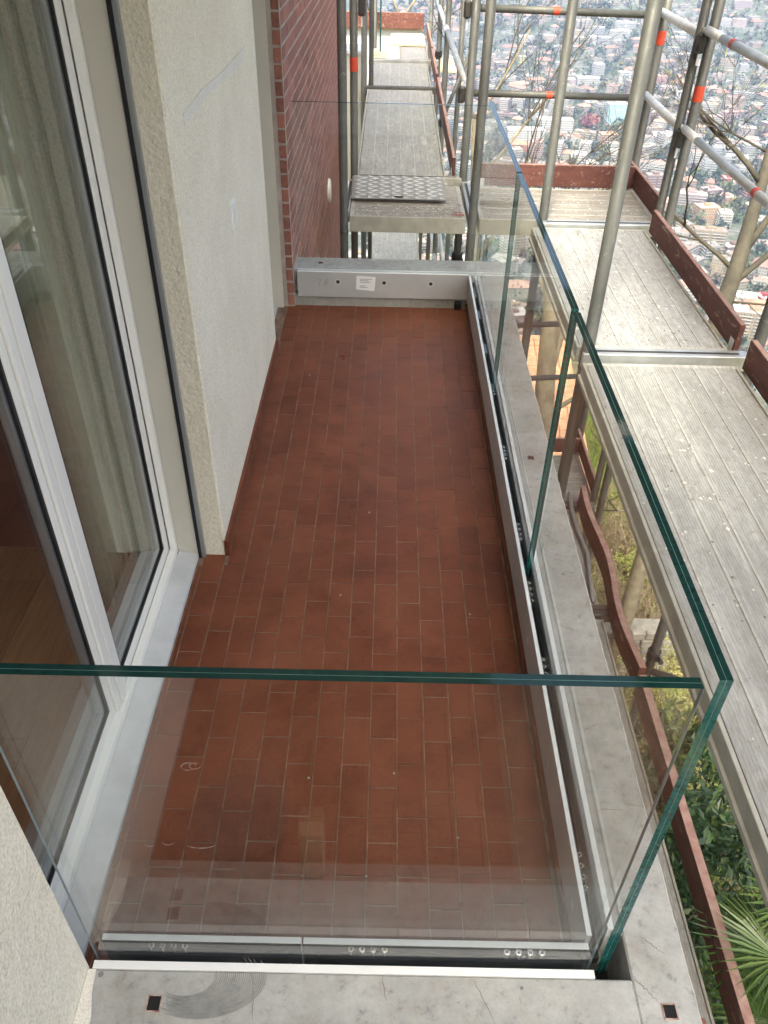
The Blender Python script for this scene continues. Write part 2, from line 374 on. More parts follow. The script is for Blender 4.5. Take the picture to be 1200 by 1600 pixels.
def bx(*a, **k): return MB().box(*a, **k)
def smoothtube(name, p, q, r, mat, parent, n=14):
    return part(name, MB().tube(p, q, r, n), mat, parent, fix=False)

# ------------------------------------------------------------------ terrain (one sheet to the hills)
def terrain(x, y):
    u = min(y * 0.93 + x * 0.37, 2700.0)
    def sm(a, b, t):
        t = max(0.0, min(1.0, (t - a) / (b - a))); return t * t * (3 - 2 * t)
    z = -7.2
    if u > 4: z -= min(u - 4, 20) * 0.12
    if u > 24: z -= min(u - 24, 500) * 0.64
    k = sm(490, 560, u)
    if u > 490: z = z * (1 - k) - 330 * k
    if u > 1730: z += (u - 1730) * 0.10 * sm(1730, 2240, u)
    if u > 2400: z += (u - 2400) * 0.22
    if u > 25: z += mnoise.noise(Vector((x * 0.011, y * 0.011, 3.3))) * min(5.0, (u - 25) * 0.06)
    if x < 0 and u < 300: z += min(12, -x * 0.10)
    if x > 3 and y < 60: z -= min(60, (x - 3)) * 0.16
    return z
tm = MB()
us = [-40, -20, -10, -5] + [-4 + .75 * i for i in range(40)] + [27, 30, 35, 42, 50, 65, 80, 100] + [100 + 20 * i for i in range(1, 26)] + [600 + 40 * i for i in range(1, 60)] + [2960 + 160 * i for i in range(1, 5)]
fr = [-1.6, -1.2, -0.9, -0.65] + [-0.5 + 0.025 * i for i in range(72)] + [1.5, 1.9, 2.4]
def tpt(u, t):
    w = max(abs(u), 14) if u > -1 else 14
    return (t * (w + 12), u)
for u in us:
    for t in fr:
        x, y = tpt(u, t); tm.v.append((x, y, terrain(x, y)))
nf = len(fr)
for i in range(len(us) - 1):
    for j in range(nf - 1):
        tm.f.append((i * nf + j, i * nf + j + 1, (i + 1) * nf + j + 1, (i + 1) * nf + j)); tm.c.append(None); tm.m.append(0)
def mk_ground():
    m, nt, bs = base_mat("hillside_ground"); v = world_pos(nt)
    n = noise(nt, v, 0.016, 6, 0.65); n2 = noise(nt, v, 0.11, 5, 0.6); n3 = noise(nt, v, 2.2, 6, 0.7)
    near = ramp(nt, n3, [(0.3, (0.05, 0.038, 0.024)), (0.50, (0.12, 0.095, 0.055)), (0.57, (0.12, 0.15, 0.035)), (0.75, (0.18, 0.22, 0.05))]).outputs[0]
    far = ramp(nt, n2, [(0.36, (0.025, 0.038, 0.020)), (0.47, (0.045, 0.055, 0.03)), (0.50, (0.07, 0.071, 0.074)), (0.64, (0.13, 0.129, 0.126))]).outputs[0]
    far = mixc(nt, ramp(nt, n, [(0.5, g(0)), (0.6, g(1))]).outputs[0], far, (0.03, 0.045, 0.022))
    sx = nt.nodes.new('ShaderNodeSeparateXYZ'); nt.links.new(v, sx.inputs[0])
    k = ramp(nt, math_n(nt, 'MULTIPLY', sx.outputs['Z'], -1 / 320.0), [(0.15, g(0)), (0.85, g(1))]).outputs[0]
    nt.links.new(mixc(nt, k, near, far), bs.inputs['Base Color']); bs.inputs['Roughness'].default_value = 0.95
    bump(nt, bs, n3, 0.5, 0.08); return m
ground = part("ground", tm, mk_ground(), smooth=True); tag(ground, kind='structure')

# ------------------------------------------------------------------ house shell round the balcony
F = 4.417      # far upstand, Y
# balcony floor slab and grout bed
slab = part("balcony_floor", bx(-0.90, 0.47, 0.70, 4.46, -0.30, -0.0016), M_grout); tag(slab, kind='structure')
TW, TL, GAP = 0.0792, 0.1632, 0.0034
col0 = -0.731
def tile_mesh(x0, x1, y0, y1):
    cx, cy = (x0 + x1) / 2, (y0 + y1) / 2
    mb = bx(x0 - cx, x1 - cx, y0 - cy, y1 - cy, -0.008, 0.0)
    me = mb.mesh("tile", M_tile, bevel=0.0009); return me, (cx, cy)
full_me, _ = tile_mesh(0, TW - GAP, 0, TL - GAP)
tl = []
for ci in range(16):
    xa = col0 + ci * TW; xb = xa + TW - GAP
    off = (0.0 if ci % 2 == 0 else 0.5) * TL + R.uniform(-0.012, 0.012)
    y = 0.72 - TL + (1.523 - 0.72) % TL + off - TL * (ci % 2)
    while y < F + 0.05:
        ya, yb = y, y + TL - GAP; y += TL
        X0, X1, Y0, Y1 = xa, xb, max(ya, 0.785), min(yb, F + 0.02)
        lim = -0.668
        if Y0 < 2.235 < Y1: Y0b = Y0; 
        X0 = max(X0, lim)
        X1 = min(X1, 0.452)
        if (Y0 + Y1) / 2 > 2.235 and X1 < -0.566: continue
        if (Y0 + Y1) / 2 > 2.235 and (Y0 + Y1) / 2 < 3.9: X0 = max(X0, -0.562)
        if X1 - X0 < 0.012 or Y1 - Y0 < 0.015: continue
        tl.append((Y0, X0, X1, Y1))
tl.sort()
rest = MB()
for k, (Y0, X0, X1, Y1) in enumerate(tl):
    dz = R.uniform(-0.0009, 0.0009)
    if k < 300:
        if abs((X1 - X0) - (TW - GAP)) < 1e-4 and abs((Y1 - Y0) - (TL - GAP)) < 1e-4:
            o = piece("tile", full_me, ((X0 + X1) / 2, (Y0 + Y1) / 2, dz), slab)
            o.rotation_euler = (R.uniform(-.004, .004), R.uniform(-.006, .006), R.uniform(-.006, .006))
        else:
            me, (cx, cy) = tile_mesh(X0, X1, Y0, Y1); piece("tile", me, (cx, cy, dz), slab)
    else: rest.box(X0, X1, Y0, Y1, -0.008, dz)
if rest.v:
    o = part("tile_field", rest, M_tile, slab, bevel=0.001); tag(o, kind='stuff')
# scuffs on the tiles
def ribbon(pts, w, z):
    mb = MB(); vs = []
    for i, (x, y) in enumerate(pts):
        a = pts[max(0, i - 1)]; b = pts[min(len(pts) - 1, i + 1)]
        d = Vector((b[0] - a[0], b[1] - a[1])).normalized(); ww = w * (0.35 + 0.65 * math.sin(math.pi * (i + .5) / len(pts))) * R.uniform(.6, 1.2)
        vs += [(x - d.y * ww, y + d.x * ww, z), (x + d.y * ww, y - d.x * ww, z)]
    mb.add(vs, [(2 * i, 2 * i + 1, 2 * i + 3, 2 * i + 2) for i in range(len(pts) - 1)]); return mb
def arc(cx, cy, rx, ry, a0, a1, n=14): return [(cx + rx * math.cos(a0 + (a1 - a0) * i / n), cy + ry * math.sin(a0 + (a1 - a0) * i / n)) for i in range(n + 1)]
for pts, w in ((arc(-.532, 1.328, .022, .012, 0.3, 5.9), .0022), (arc(-.515, 1.33, .016, .010, 1, 6.5), .002), (arc(-.455, 1.098, .04, .012, 3.6, 6.1), .0018), (arc(-.54, 1.105, .018, .012, 3.6, 5.9), .0016), (arc(-.585, 1.10, .016, .012, 3.6, 5.9), .0015)):
    part("scuff", ribbon(pts, w, 0.0022), M_scuff, slab)
crumb = MB().tube((0, 0, 0), (0, 0, 0.004), 0.004, 6, 0.002).mesh("crumb", M_conc)
for q in ((-.02, 1.02), (-.19, 1.30), (.05, 1.32), (.31, 1.95), (-.14, 2.03), (-.38, 3.6), (-.05, 2.5), (.22, 1.13)):
    piece("crumb", crumb, (q[0], q[1], 0.001), slab)

# concrete upstand (parapet) round the balcony
par = thing("concrete_parapet", "low grey concrete parapet carrying the glass balustrade round the balcony", "parapet", (0.6, 0.62, -0.9))
pk = (0.487, 0.543, 0.722, 0.80)  # corner pocket
b = MB()
b.box(0.543, 0.667, 0.565, 4.66, -0.9, 0.198)
part("side_wall", b, M_conc, par, bevel=0.004)
part("inner_edge", MB().box(0.5265, 0.5425, 0.802, 4.40, -0.9, 0.196), M_conc, par)
b = MB().box(-0.60, 0.5428, 0.565, 0.7105, -0.9, 0.1985); part("end_wall", b, M_conc, par, bevel=0.003)
part("far_wall", MB().box(-0.57, 0.5428, 4.472, 4.655, -0.9, 0.2005), M_conc, par, bevel=0.004)
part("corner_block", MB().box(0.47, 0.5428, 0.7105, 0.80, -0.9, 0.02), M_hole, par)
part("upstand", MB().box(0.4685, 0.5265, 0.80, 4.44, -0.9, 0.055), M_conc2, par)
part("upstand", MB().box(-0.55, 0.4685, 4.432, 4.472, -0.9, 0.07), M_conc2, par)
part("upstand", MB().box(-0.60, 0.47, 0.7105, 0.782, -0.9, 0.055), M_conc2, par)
part("skirting", MB().box(0.4585, 0.4685, 0.79, 4.42, -0.004, 0.035), M_tile, par)
part("skirting", MB().box(-0.59, 0.4585, 0.7825, 0.7845, -0.004, 0.045), M_tile, par)
part("drain_outlet", MB().box(0.395, 0.435, 4.405, 4.432, 0.002, 0.045), M_blk, par, bevel=0.003)
# square post sockets: frames with a dark pit
def socket(x0, x1, y0, y1, z):
    m = MB(); t = 0.0022
    for a in ((x0 - t, x0, y0 - t, y1 + t), (x1, x1 + t, y0 - t, y1 + t), (x0, x1, y0 - t, y0), (x0, x1, y1, y1 + t)): m.box(a[0], a[1], a[2], a[3], z, z + 0.0025)
    fr_ = part("socket_frame", m, M_scuff, par); part("socket_pit", MB().box(x0, x1, y0, y1, z, z + 0.0008), M_hole, fr_)
socket(-0.452, -0.427, 0.634, 0.661, 0.1989); socket(0.594, 0.619, 0.639, 0.664, 0.1984); socket(0.570, 0.594, 2.605, 2.630, 0.1984)
socket(-0.40, -0.376, 4.56, 4.58, 0.2009)
# cracks, smears, drips
def wander(p, q, n, amp): return [(p[0] + (q[0] - p[0]) * i / n + R.uniform(-amp, amp), p[1] + (q[1] - p[1]) * i / n + R.uniform(-amp, amp)) for i in range(n + 1)]
for p, q in (((.552, 1.33), (.60, 1.36)), ((.548, 1.72), (.60, 1.70)), ((.61, 1.12), (.665, 1.11)), ((.55, 1.10), (.61, 1.10)), ((.545, 2.05), (.63, 2.0)), ((.58, .80), (.62, .765)), ((.545, .72), (.585, .67)), ((.56, 1.5), (.61, 1.49))):
    part("crack", ribbon(wander(p, q, 12, .003), .0011, .1988), M_crack, par)
for p, q in (((-.25, .708), (-.235, .62)), ((.21, .707), (.25, .62)), ((.02, .708), (.03, .66))):
    part("crack", ribbon(wander(p, q, 10, .002), .0009, .1991), M_crack, par)
ed = MB(); pts = [(.6655 + R.uniform(-.0016, .0012), .57 + .017 * i) for i in range(240)]
rb = ribbon(pts, .0017, .1989); part("chipped_edge", rb, M_mortar_w, par)
sm = MB()
for k in range(26):
    r0 = .052 + .0026 * k; a0 = -2.0 + R.uniform(-.2, .1); a1 = 0.55 + R.uniform(-.3, .15)
    pts = arc(-.385 + .0012 * k, .705 - .006, r0 * 1.15, r0 * .62 + .005, a0, a1, 16)
    rb = ribbon(pts, .0011, .1990 + k * 1e-5); sm.add(rb.v, rb.f)
part("smear", sm, M_smear, par)
for q, r in (((-.562, .700), .006), ((.31, .69), .004), ((.585, .905), .004), ((.60, 1.95), .006)):
    part("stain_spot", MB().add([(q[0] + r * math.cos(t * .7), q[1] + r * math.sin(t * .7) * R.uniform(.7, 1.2), .1992) for t in range(9)], [tuple(range(9))]), M_crack, par)

# ------------------------------------------------------------------ aluminium glazing channels
def bolts(parent, pts, r=0.0068):
    for (x, y) in pts:
        m = MB().tube((x, y, 0.150), (x, y, 0.180), r * .6, 10).tube((x, y, 0.180), (x, y, 0.194), r, 10)
        b = part("bolt", m, M_bolt, parent); part("bolt_socket", MB().tube((x, y, 0.194), (x, y, 0.1944), r * .5, 6), M_hole, b)
def slots_x(parent, X, ys, z, ry, rz):
    for y in ys:
        n = 14; vs = [(X, y + ry * math.cos(2 * math.pi * i / n), z + rz * math.sin(2 * math.pi * i / n)) for i in range(n)]
        vs2 = [(X - .0008, a, c) for _, a, c in vs]
        part("fixing_hole", MB().add(vs + vs2, [tuple(range(n, 2 * n))] + [(i, (i + 1) % n, n + (i + 1) % n, n + i) for i in range(n)]), M_zinc, parent)
rc = thing("glazing_channel", "long aluminium glazing channel on the parapet along the outer side", "channel", (0.5, 2.6, 0.05), "aluminium glazing channels of the balustrade")
part("inner_plate", bx(0.464, 0.4755, 0.797, 4.425, 0.055, 0.2005), M_alu_face, rc, bevel=0.0008)
part("top_face", bx(0.4643, 0.4752, 0.7972, 4.4245, 0.2007, 0.2012), M_alu, rc)
part("outer_plate", bx(0.513, 0.5262, 0.812, 4.42, 0.055, 0.2008), M_alu, rc, bevel=0.0008)
part("bed", bx(0.4787, 0.5128, 0.80, 4.42, 0.056, 0.085), M_alu_d, rc)
part("clamp_strip", bx(0.4787, 0.4856, 0.83, 4.40, 0.100, 0.166), M_blk, rc)
part("channel_shade_strip", bx(0.4757, 0.4765, 0.80, 4.42, 0.085, 0.1985), M_alu_d, rc)  # dark strip added to shade the channel's inner wall by colour
grp = [.945, 1.545, 1.87, 2.17, 2.66, 3.16, 3.55, 3.93, 4.2]
for gy in grp: bolts(rc, [(0.4822, gy + d) for d in (-.04, -.0135, .0135, .04)])
slots_x(rc, 0.4636, [.90, 1.28, 1.46, 1.72, 2.02, 2.4, 2.9, 3.4, 3.9], 0.12, .012, .010)
nc = []
for (x0, x1, lab) in ((-0.580, -0.1512, "short aluminium glazing channel at the near end beside the plaster corner"), (-0.1488, 0.466, "longer aluminium glazing channel at the near end by the corner pocket")):
    c = thing("glazing_channel", lab, "channel", ((x0 + x1) / 2, .745, .05), "aluminium glazing channels of the balustrade"); nc.append(c)
    part("inner_plate", bx(x0, x1 - .002, 0.769, 0.782, 0.055, 0.2008), M_alu, c, bevel=0.0008)
    part("outer_plate", bx(x0 - .003, x1, 0.711, 0.7275, 0.055, 0.2012), M_alu, c, bevel=0.0008)
    part("bed", bx(x0, x1 - .003, 0.7277, 0.7688, 0.056, 0.085), M_blk, c)
    part("channel_shade_strip", bx(x0, x1 - .003, 0.7678, 0.7689, 0.085, 0.1985), M_alu_d, c)  # same painted shade on the inner wall of the near channels
    part("clamp_strip", bx(x0 + .03, x1 - .03, 0.7585, 0.7688, 0.100, 0.166), M_blk, c)
bolts(nc[0], [(-.473 + .024 * i, .7625) for i in range(4)]); bolts(nc[1], [(-.046 + .024 * i, .7625) for i in range(4)]); bolts(nc[1], [(.288 + .025 * i, .7625) for i in range(4)])
for c, x in ((nc[0], -.235), (nc[1], -.115), (nc[1], .13), (nc[1], .41)):
    n = 14; part("fixing_disc", MB().add([(x + .019 * math.cos(2 * math.pi * i / n), .768 , .165 + .013 * math.sin(2 * math.pi * i / n)) for i in range(n)], [tuple(range(n))]), M_zinc, c)
fc = thing("glazing_channel", "aluminium glazing channel across the far end with bolt holes and a paper label", "channel", (0, F + .02, .06), "aluminium glazing channels of the balustrade")
part("inner_plate", bx(-0.512, 0.4632, F, F + .0135, 0.06, 0.2075), M_alu_face, fc, bevel=0.0008)
part("top_face", bx(-0.511, 0.4625, F + .0004, F + .013, 0.2077, 0.2082), M_alu, fc)
part("outer_plate", bx(-0.512, 0.55, F + .047, F + .0545, 0.06, 0.205), M_alu, fc)
part("bed", bx(-0.512, 0.5, F + .0137, F + .0468, 0.06, 0.15), M_alu_d, fc)
for x in (-.28, -.016, .251):
    n = 16
    h = part("bolt_hole", MB().tube((x, F - .0007, .152), (x, F + .003, .152), .0165, n), M_zinc, fc)
    part("bolt_head", MB().tube((x, F - .0016, .152), (x, F + .002, .152), .0115, 8), M_steel_d, h)
lb = part("paper_label", MB().add([(-.174, F - .0012, .192), (-.064, F - .0012, .186), (-.071, F - .0012, .101), (-.176, F - .0012, .110)], [(0, 3, 2, 1)]), M_label, fc)
for i, (w, zz) in enumerate(((.07, .172), (.05, .163), (.062, .154), (.03, .132), (.045, .124))):
    part("print_line", bx(-.155, -.155 + w, F - .0018, F - .0014, zz - .002, zz + .001), M_ink, lb)
# pencilled 78
sc = MB()
for pts in ([(-.402, .165), (-.378, .168), (-.392, .120)], [(-.340, .165), (-.358, .155), (-.342, .140), (-.352, .122), (-.366, .132), (-.346, .147), (-.334, .158), (-.340, .165)]):
    sc.path([(x, F - .0012, z) for x, z in pts], .0012, 4)
part("pencil_mark", sc, M_ink, fc)

# ------------------------------------------------------------------ glass balustrade panels
def pane_x(name, label, X, y0, y1, z0, z1, t=0.0205):
    o = thing(name, label, "glass panel", (X + t / 2, (y0 + y1) / 2, z0), "laminated glass balustrade panels")
    h = (t - .0009) / 2
    vs = [(X, y0, z0), (X, y1, z0), (X, y1, z1), (X, y0, z1), (X + t, y0, z0), (X + t, y1, z0), (X + t, y1, z1), (X + t, y0, z1)]
    part("glass_face", MB().add(vs[:4], [(0, 3, 2, 1)]).add(vs[4:], [(0, 1, 2, 3)]).add([vs[1], vs[5], vs[6], vs[2]], [(3, 2, 1, 0)]), M_glass, o)
    def edges(a, b): return MB().add([(a, y0, z1), (b, y0, z1), (b, y1, z1), (a, y1, z1)], [(0, 1, 2, 3)], mi=1).add([(a, y0, z0), (b, y0, z0), (b, y0, z1), (a, y0, z1)], [(0, 1, 2, 3)])
    for a, b in ((X, X + h), (X + t - h, X + t)): part("ply_edge", edges(a, b), [M_edge, M_edge_top], o)
    part("interlayer", edges(X + h, X + t - h), M_edge_in, o)
    return o
def pane_y(name, label, Y, x0, x1, z0, z1, t=0.0205):
    o = thing(name, label, "glass panel", ((x0 + x1) / 2, Y + t / 2, z0), "laminated glass balustrade panels")
    h = (t - .0009) / 2
    vs = [(x0, Y, z0), (x1, Y, z0), (x1, Y, z1), (x0, Y, z1)]; v2 = [(x, Y + t, z) for x, _, z in vs]
    part("glass_face", MB().add(vs, [(0, 1, 2, 3)]).add(v2, [(3, 2, 1, 0)]), M_glass_front if Y < 1 else M_glass, o)
    part("side_edge", MB().box(x0, x0 + .0006, Y + .0005, Y + .006, z0, z1 - .0005).box(x1 - .0006, x1, Y + .0005, Y + .009, z0, z1 - .0005), M_edge_side, o)
    def edges(a, b): return MB().add([(x0, a, z1), (x1, a, z1), (x1, b, z1), (x0, b, z1)], [(0, 1, 2, 3)])
    for a, b in ((Y, Y + h), (Y + t - h, Y + t)): part("ply_edge", edges(a, b), M_edge_top, o)
    part("interlayer", edges(Y + h, Y + t - h), M_edge_in, o); return o
pane_y("glass_balustrade", "near glass panel crossing in front, standing in the two channel pieces", 0.7372, -0.584, 0.4605, 0.152, 1.105)
pane_x("glass_balustrade", "nearest of the three glass panels along the outer side, by the corner pocket", 0.4885, 0.756, 1.982, 0.12, 1.102)
pane_x("glass_balustrade", "middle one of the three glass panels along the outer side", 0.4865, 1.994, 3.203, 0.146, 1.106)
pane_x("glass_balustrade", "farthest of the three glass panels along the outer side", 0.4862, 3.2145, 4.42, 0.146, 1.108)
pane_y("glass_balustrade", "far glass panel across the end, in front of the brick wall and walkway", 4.4405, -0.505, 0.505, 0.151, 1.08)

# ------------------------------------------------------------------ plaster pillar, near wall, reveal
pil = thing("plaster_pillar", "off-white roughcast wall pier between the glazed door and the brick wall", "wall", (-0.75, 3.05, 0))
part("wall_face", bx(-0.99, -0.575, 2.236, 3.862, -0.002, 3.0), M_plaster, pil, bevel=0.006)
part("repair_patch", MB().add([(-.5738, 2.43, 1.462), (-.5738, 2.42, 1.43), (-.5738, 2.75, 1.438), (-.5738, 3.1, 1.425), (-.5738, 3.55, 1.408), (-.5738, 3.545, 1.452), (-.5738, 3.1, 1.452), (-.5738, 2.7, 1.468)], [(7, 6, 5, 4, 3, 2, 1, 0)]), M_patch, pil)
part("patch_edge", MB().path([(-.5736, 2.43, 1.462), (-.5736, 2.7, 1.468), (-.5736, 2.95, 1.458), (-.5736, 3.1, 1.453), (-.5736, 3.545, 1.452)], .0011, 5).path([(-.5736, 2.43, 1.462), (-.5736, 2.42, 1.43)], .0009, 5), M_plaster_shaded, pil)
n_sk = 10; y = 2.232
while y < 3.86:
    y1 = min(y + .163, 3.864); part("skirting_tile", bx(-.5745, -.5645, y, y1 - .003, 0.001, .068), M_tile, pil, bevel=.001); y += .163
part("skirting_tile", bx(-.5745, -.560, 2.2275, 2.2315, .001, .069), M_tile, pil)
sw = thing("light_switch", "white light switch plate on the roughcast pier", "switch", (-.575, 3.0, 1.0))
part("plate", bx(-.577, -.566, 2.955, 3.048, .950, 1.042), M_plastic, sw, bevel=.002)
part("rocker", bx(-.566, -.5625, 2.985, 3.018, .972, 1.02), M_white, sw, bevel=.001)
nw = thing("plaster_wall", "off-white roughcast wall corner at the near left", "wall", (-0.8, 0, -0.9))
part("wall_face", bx(-0.99, -0.592, -3.0, 0.722, -6.5, 3.0), M_plaster, nw, bevel=0.006)
part("filler_strip", MB().add([(-.591, .57, .2005), (-.560, .57, .2005), (-.558, .62, .2005), (-.570, .665, .2005), (-.574, .71, .2005), (-.591, .71, .2005)], [tuple(range(6))]), M_patch, nw)
# reveals of the door opening
rv = thing("door_surround", "cream door surround with black seal and grey guide beside the roughcast pier", "door frame", (-.7, 2.22, 0))
part("seal", bx(-.672, -.6605, 2.2105, 2.2355, .0, 2.6), M_blk, rv)
part("guide", bx(-.660, -.648, 2.214, 2.2355, .0, 2.6), M_greyguide, rv)
part("jamb", bx(-.745, -.6725, 2.2165, 2.2355, .018, 2.6), M_cream, rv)
part("jamb", bx(-.742, -.6725, .7225, .76, .018, 2.6), M_cream, rv)
part("reveal", bx(-.6478, -.5795, 2.2315, 2.2358, .0, 2.6), M_plaster_shaded, rv)
part("lintel", bx(-.99, -.60, .7225, 2.2355, 2.6, 3.0), M_plaster_shaded, rv)

# ------------------------------------------------------------------ balcony door (two leaves)
dr = thing("balcony_door", "white framed glazed double door on the left with metal threshold", "door", (-.78, 1.5, 0))
part("threshold", MB().prism([(-.742, .030), (-.742, .002), (-.6725, .002), (-.6725, .014), (-.675, .018)], 'y', .745, 2.2155), M_sill, dr, fix=True)
part("outer_frame", MB().box(-.768, -.7445, .76, 2.2155, .03, .058).box(-.768, -.7445, 2.195, 2.2155, .058, 2.6).box(-.768, -.7445, .76, .80, .058, 2.6), M_white, dr, bevel=.002)
part("frame_seal", bx(-.7442, -.7425, .80, 2.195, .03, .034), M_patch, dr)
def leaf(name, lab, X, y0, y1, s0, s1, zb):
    """a sash in the plane X (outer face), stiles s0/s1 wide at near/far side"""
    l = part(name, MB().box(X - .045, X, y0, y1, zb, zb + .045).box(X - .045, X, y0, y1, 2.48, 2.56).box(X - .045, X, y0, y0 + s0, zb + .045, 2.48).box(X - .045, X, y1 - s1, y1, zb + .045, 2.48), M_white, dr, bevel=.002)
    a, b, c, d = y0 + s0, y1 - s1, zb + .045, 2.48
    part("glazing_seal", MB().box(X - .012, X - .004, a, a + .009, c, d).box(X - .012, X - .004, b - .009, b, c, d).box(X - .012, X - .004, a, b, c, c + .007), M_blk, l)
    part("glazing_bead", MB().box(X - .030, X - .013, a, a + .022, c, d).box(X - .030, X - .013, b - .022, b, c, d).box(X - .030, X - .013, a, b, c, c + .018), M_greyguide, l)
    part("pane", MB().add([(X - .010, a, c), (X - .010, b, c), (X - .010, b, d), (X - .010, a, d)], [(0, 3, 2, 1)]), M_pane, l)
    part("pane", MB().add([(X - .028, a, c), (X - .028, b, c), (X - .028, b, d), (X - .028, a, d)], [(0, 3, 2, 1)]), M_pane, l)
    return l
leaf("door_leaf", None, -.770, 1.530, 2.193, .055, .042, .050)
leaf("door_leaf", None, -.766, .80, 1.527, .05, .085, .050)
part("cover_strip", MB().box(-.7655, -.756, 1.468, 1.497, .060, 2.5).box(-.7655, -.752, 1.5, 1.536, .057, 2.5), M_white, dr, bevel=.0015)
part("cover_strip", MB().box(-.7655, -.7585, 1.537, 1.560, .060, 2.5), M_white, dr, bevel=.0015)
# room behind the door
room = thing("room_shell", "dim room walls and ceiling seen through the balcony door", "room", (-3, 1.5, 0))
part("room_wall", bx(-4.6, -4.5, -2.0, 4.4, -.02, 2.62), M_room, room)
part("room_wall", bx(-4.5, -.991, 4.3, 4.4, -.02, 2.62), M_room, room)
part("room_wall", bx(-4.5, -.991, -2.1, -2.0, -.02, 2.62), M_room, room)
part("ceiling_board", bx(-4.5, -.60, -2.0, 4.3, 2.62, 2.70), M_room, room)
part("inner_wall", bx(-1.05, -.991, -2.0, .70, -.02, 2.62), M_room, room)
part("inner_wall", bx(-1.05, -.991, 2.26, 4.3, -.02, 2.62), M_room, room)
rf = part("room_floor", bx(-4.5, -.815, -2.0, 4.3, -.05, -.002), simple("floor_joint", (0.10, 0.055, 0.03), None, 3, 0.6)); tag(rf, kind='structure')
pw, pl = .19, 1.35
pm = bx(0, pw - .0025, 0, pl - .0025, -.004, .002).mesh("plank", M_parq)
for i in range(5):
    yy = .72 - (i % 2) * .66
    while yy < 2.24:
        y1 = min(yy + pl - .003, 2.25); y0 = max(yy, .72)
        part("plank", bx(-1.015 - i * pw + .0, -1.015 - i * pw + pw - .003, y0, y1, -.004, .0025), M_parq, rf); yy += pl
part("plank", bx(-.82, -.816, .8, 2.2, -.004, .0025), M_parq, rf)
cu = MB(); n = 150
vs = []
for i in range(n + 1):
    t = i / n; y = 1.93 + .255 * t
    x = -.935 + .030 * math.sin(t * 30 + .8 * math.sin(t * 9)) + .008 * math.sin(t * 71)
    vs += [(x, y, .02), (x, y, 2.5)]
cu.add(vs, [(2 * i, 2 * i + 2, 2 * i + 3, 2 * i + 1) for i in range(n)])
o = part("curtain", cu, M_curt, smooth=True, loc=None); tag(o, "olive grey curtain gathered behind the far door leaf", "curtain")

# ------------------------------------------------------------------ second opening and brick wall
so = thing("door_surround", "cream jamb with grey guide and black seal between pier and brick wall", "door frame", (-.68, 4.4, 0))
part("jamb", bx(-.695, -.597, 4.396, 4.45, -.002, 3.0), M_cream, so)
part("seal", bx(-.703, -.6955, 4.39, 4.45, -.002, 3.0), M_blk, so)
part("guide", bx(-.79, -.7035, 4.394, 4.45, -.002, 3.0), M_greyguide, so)
part("closed_shutter", bx(-.99, -.80, 3.863, 4.40, -.002, 3.0), M_greyguide, so)
part("threshold", bx(-.80, -.63, 3.864, 4.393, -.003, .012), M_sill, so)
bw = thing("brick_wall", "red brick end wall with pale mortar joints beside the walkway", "wall", (-.8, 7, -2))
part("mortar_bed", bx(-.99, -.5322, 4.4135, 9.45, -4.5, 3.0), M_mortar, bw)
CH, BL, J = .0735, .250, .012
def brick_me(l, w, h): return bx(-w / 2, w / 2, -l / 2, l / 2, -h / 2, h / 2).mesh("brick", M_brick, bevel=.0022)
fullb = brick_me(BL - J, .02, CH - J); halfb = brick_me(.115 - .0, .02, CH - J); endb = bx(-.018, .018, -.008, .008, -(CH - J) / 2, (CH - J) / 2).mesh("brick", M_brick, bevel=.002)
bl = []
k0 = int(-1.75 / CH); k1 = int(2.2 / CH)
for k in range(k0, k1):
    z = k * CH + .04
    y = 4.437 - (0.125 if k % 2 else 0)
    while y < 9.45:
        y0 = max(y, 4.437); y1 = min(y + BL - J, 9.45); y += BL
        if y1 - y0 < .03: continue
        # show in the picture: above the far parapet, below the picture's top
        zlo = 2 - 1.8 / 4.66 * y0; zhi = 2 - y0 * .098
        if z < zlo - .08 or z > zhi + .12: continue
        bl.append((y0, y1, z))
bl.sort(); restb = MB()
for i, (y0, y1, z) in enumerate(bl):
    if i < 270:
        me = fullb if abs(y1 - y0 - (BL - J)) < 1e-4 else brick_me(y1 - y0, .02, CH - J)
        o = piece("brick", me, (-.540 + R.uniform(-.0012, .0012), (y0 + y1) / 2, z), bw)
    else: restb.box(-.55, -.530 + R.uniform(-.001, .001), y0, y1, z - (CH - J) / 2, z + (CH - J) / 2)
o = part("brick_field", restb, M_brick, bw); tag(o, kind='stuff')
for k in range(0, int(1.75 / CH)):
    piece("brick", endb, (-.552 + R.uniform(-.001, .001), 4.416, k * CH + .04), bw)
restc = MB().box(-.57, -.534, 4.408, 4.424, 1.80, 3.0)
part("brick_field", restc, M_brick, bw)
vt = thing("wall_vent", "round white vent cover on the brick wall", "vent", (-.53, 7.25, -.22))
part("cover", MB().tube((-.531, 7.27, -.21), (-.515, 7.27, -.21), .10, 24), M_plastic, vt)
part("rim", MB().tube((-.515, 7.27, -.21), (-.509, 7.27, -.21), .085, 24), M_white, vt)

# unseen house masses, put in only to cast shade or show in reflections
hs = thing("house_body", "unseen rest of the house above and below, plus an added shading wing", "house", (-3, 3, -8))
part("lower_wall", bx(-4.6, -.60, -3.0, 9.45, -9.5, -.35), M_plaster, hs)
part("upper_wall", bx(-4.6, -.62, -3.0, 9.45, 3.02, 5.4), M_plaster, hs)
part("roof", bx(-5.0, -.35, -3.4, 9.9, 5.42, 5.65), M_conc2, hs)
part("upper_balcony", bx(-.60, .45, .45, 4.68, 2.72, 2.92), M_plaster, hs)
part("added_shade_wing", bx(-.595, .95, -6.0, -2.6, -9.5, 8.0), M_plaster, hs)  # unseen wing added behind the camera to keep sun off balcony and deck
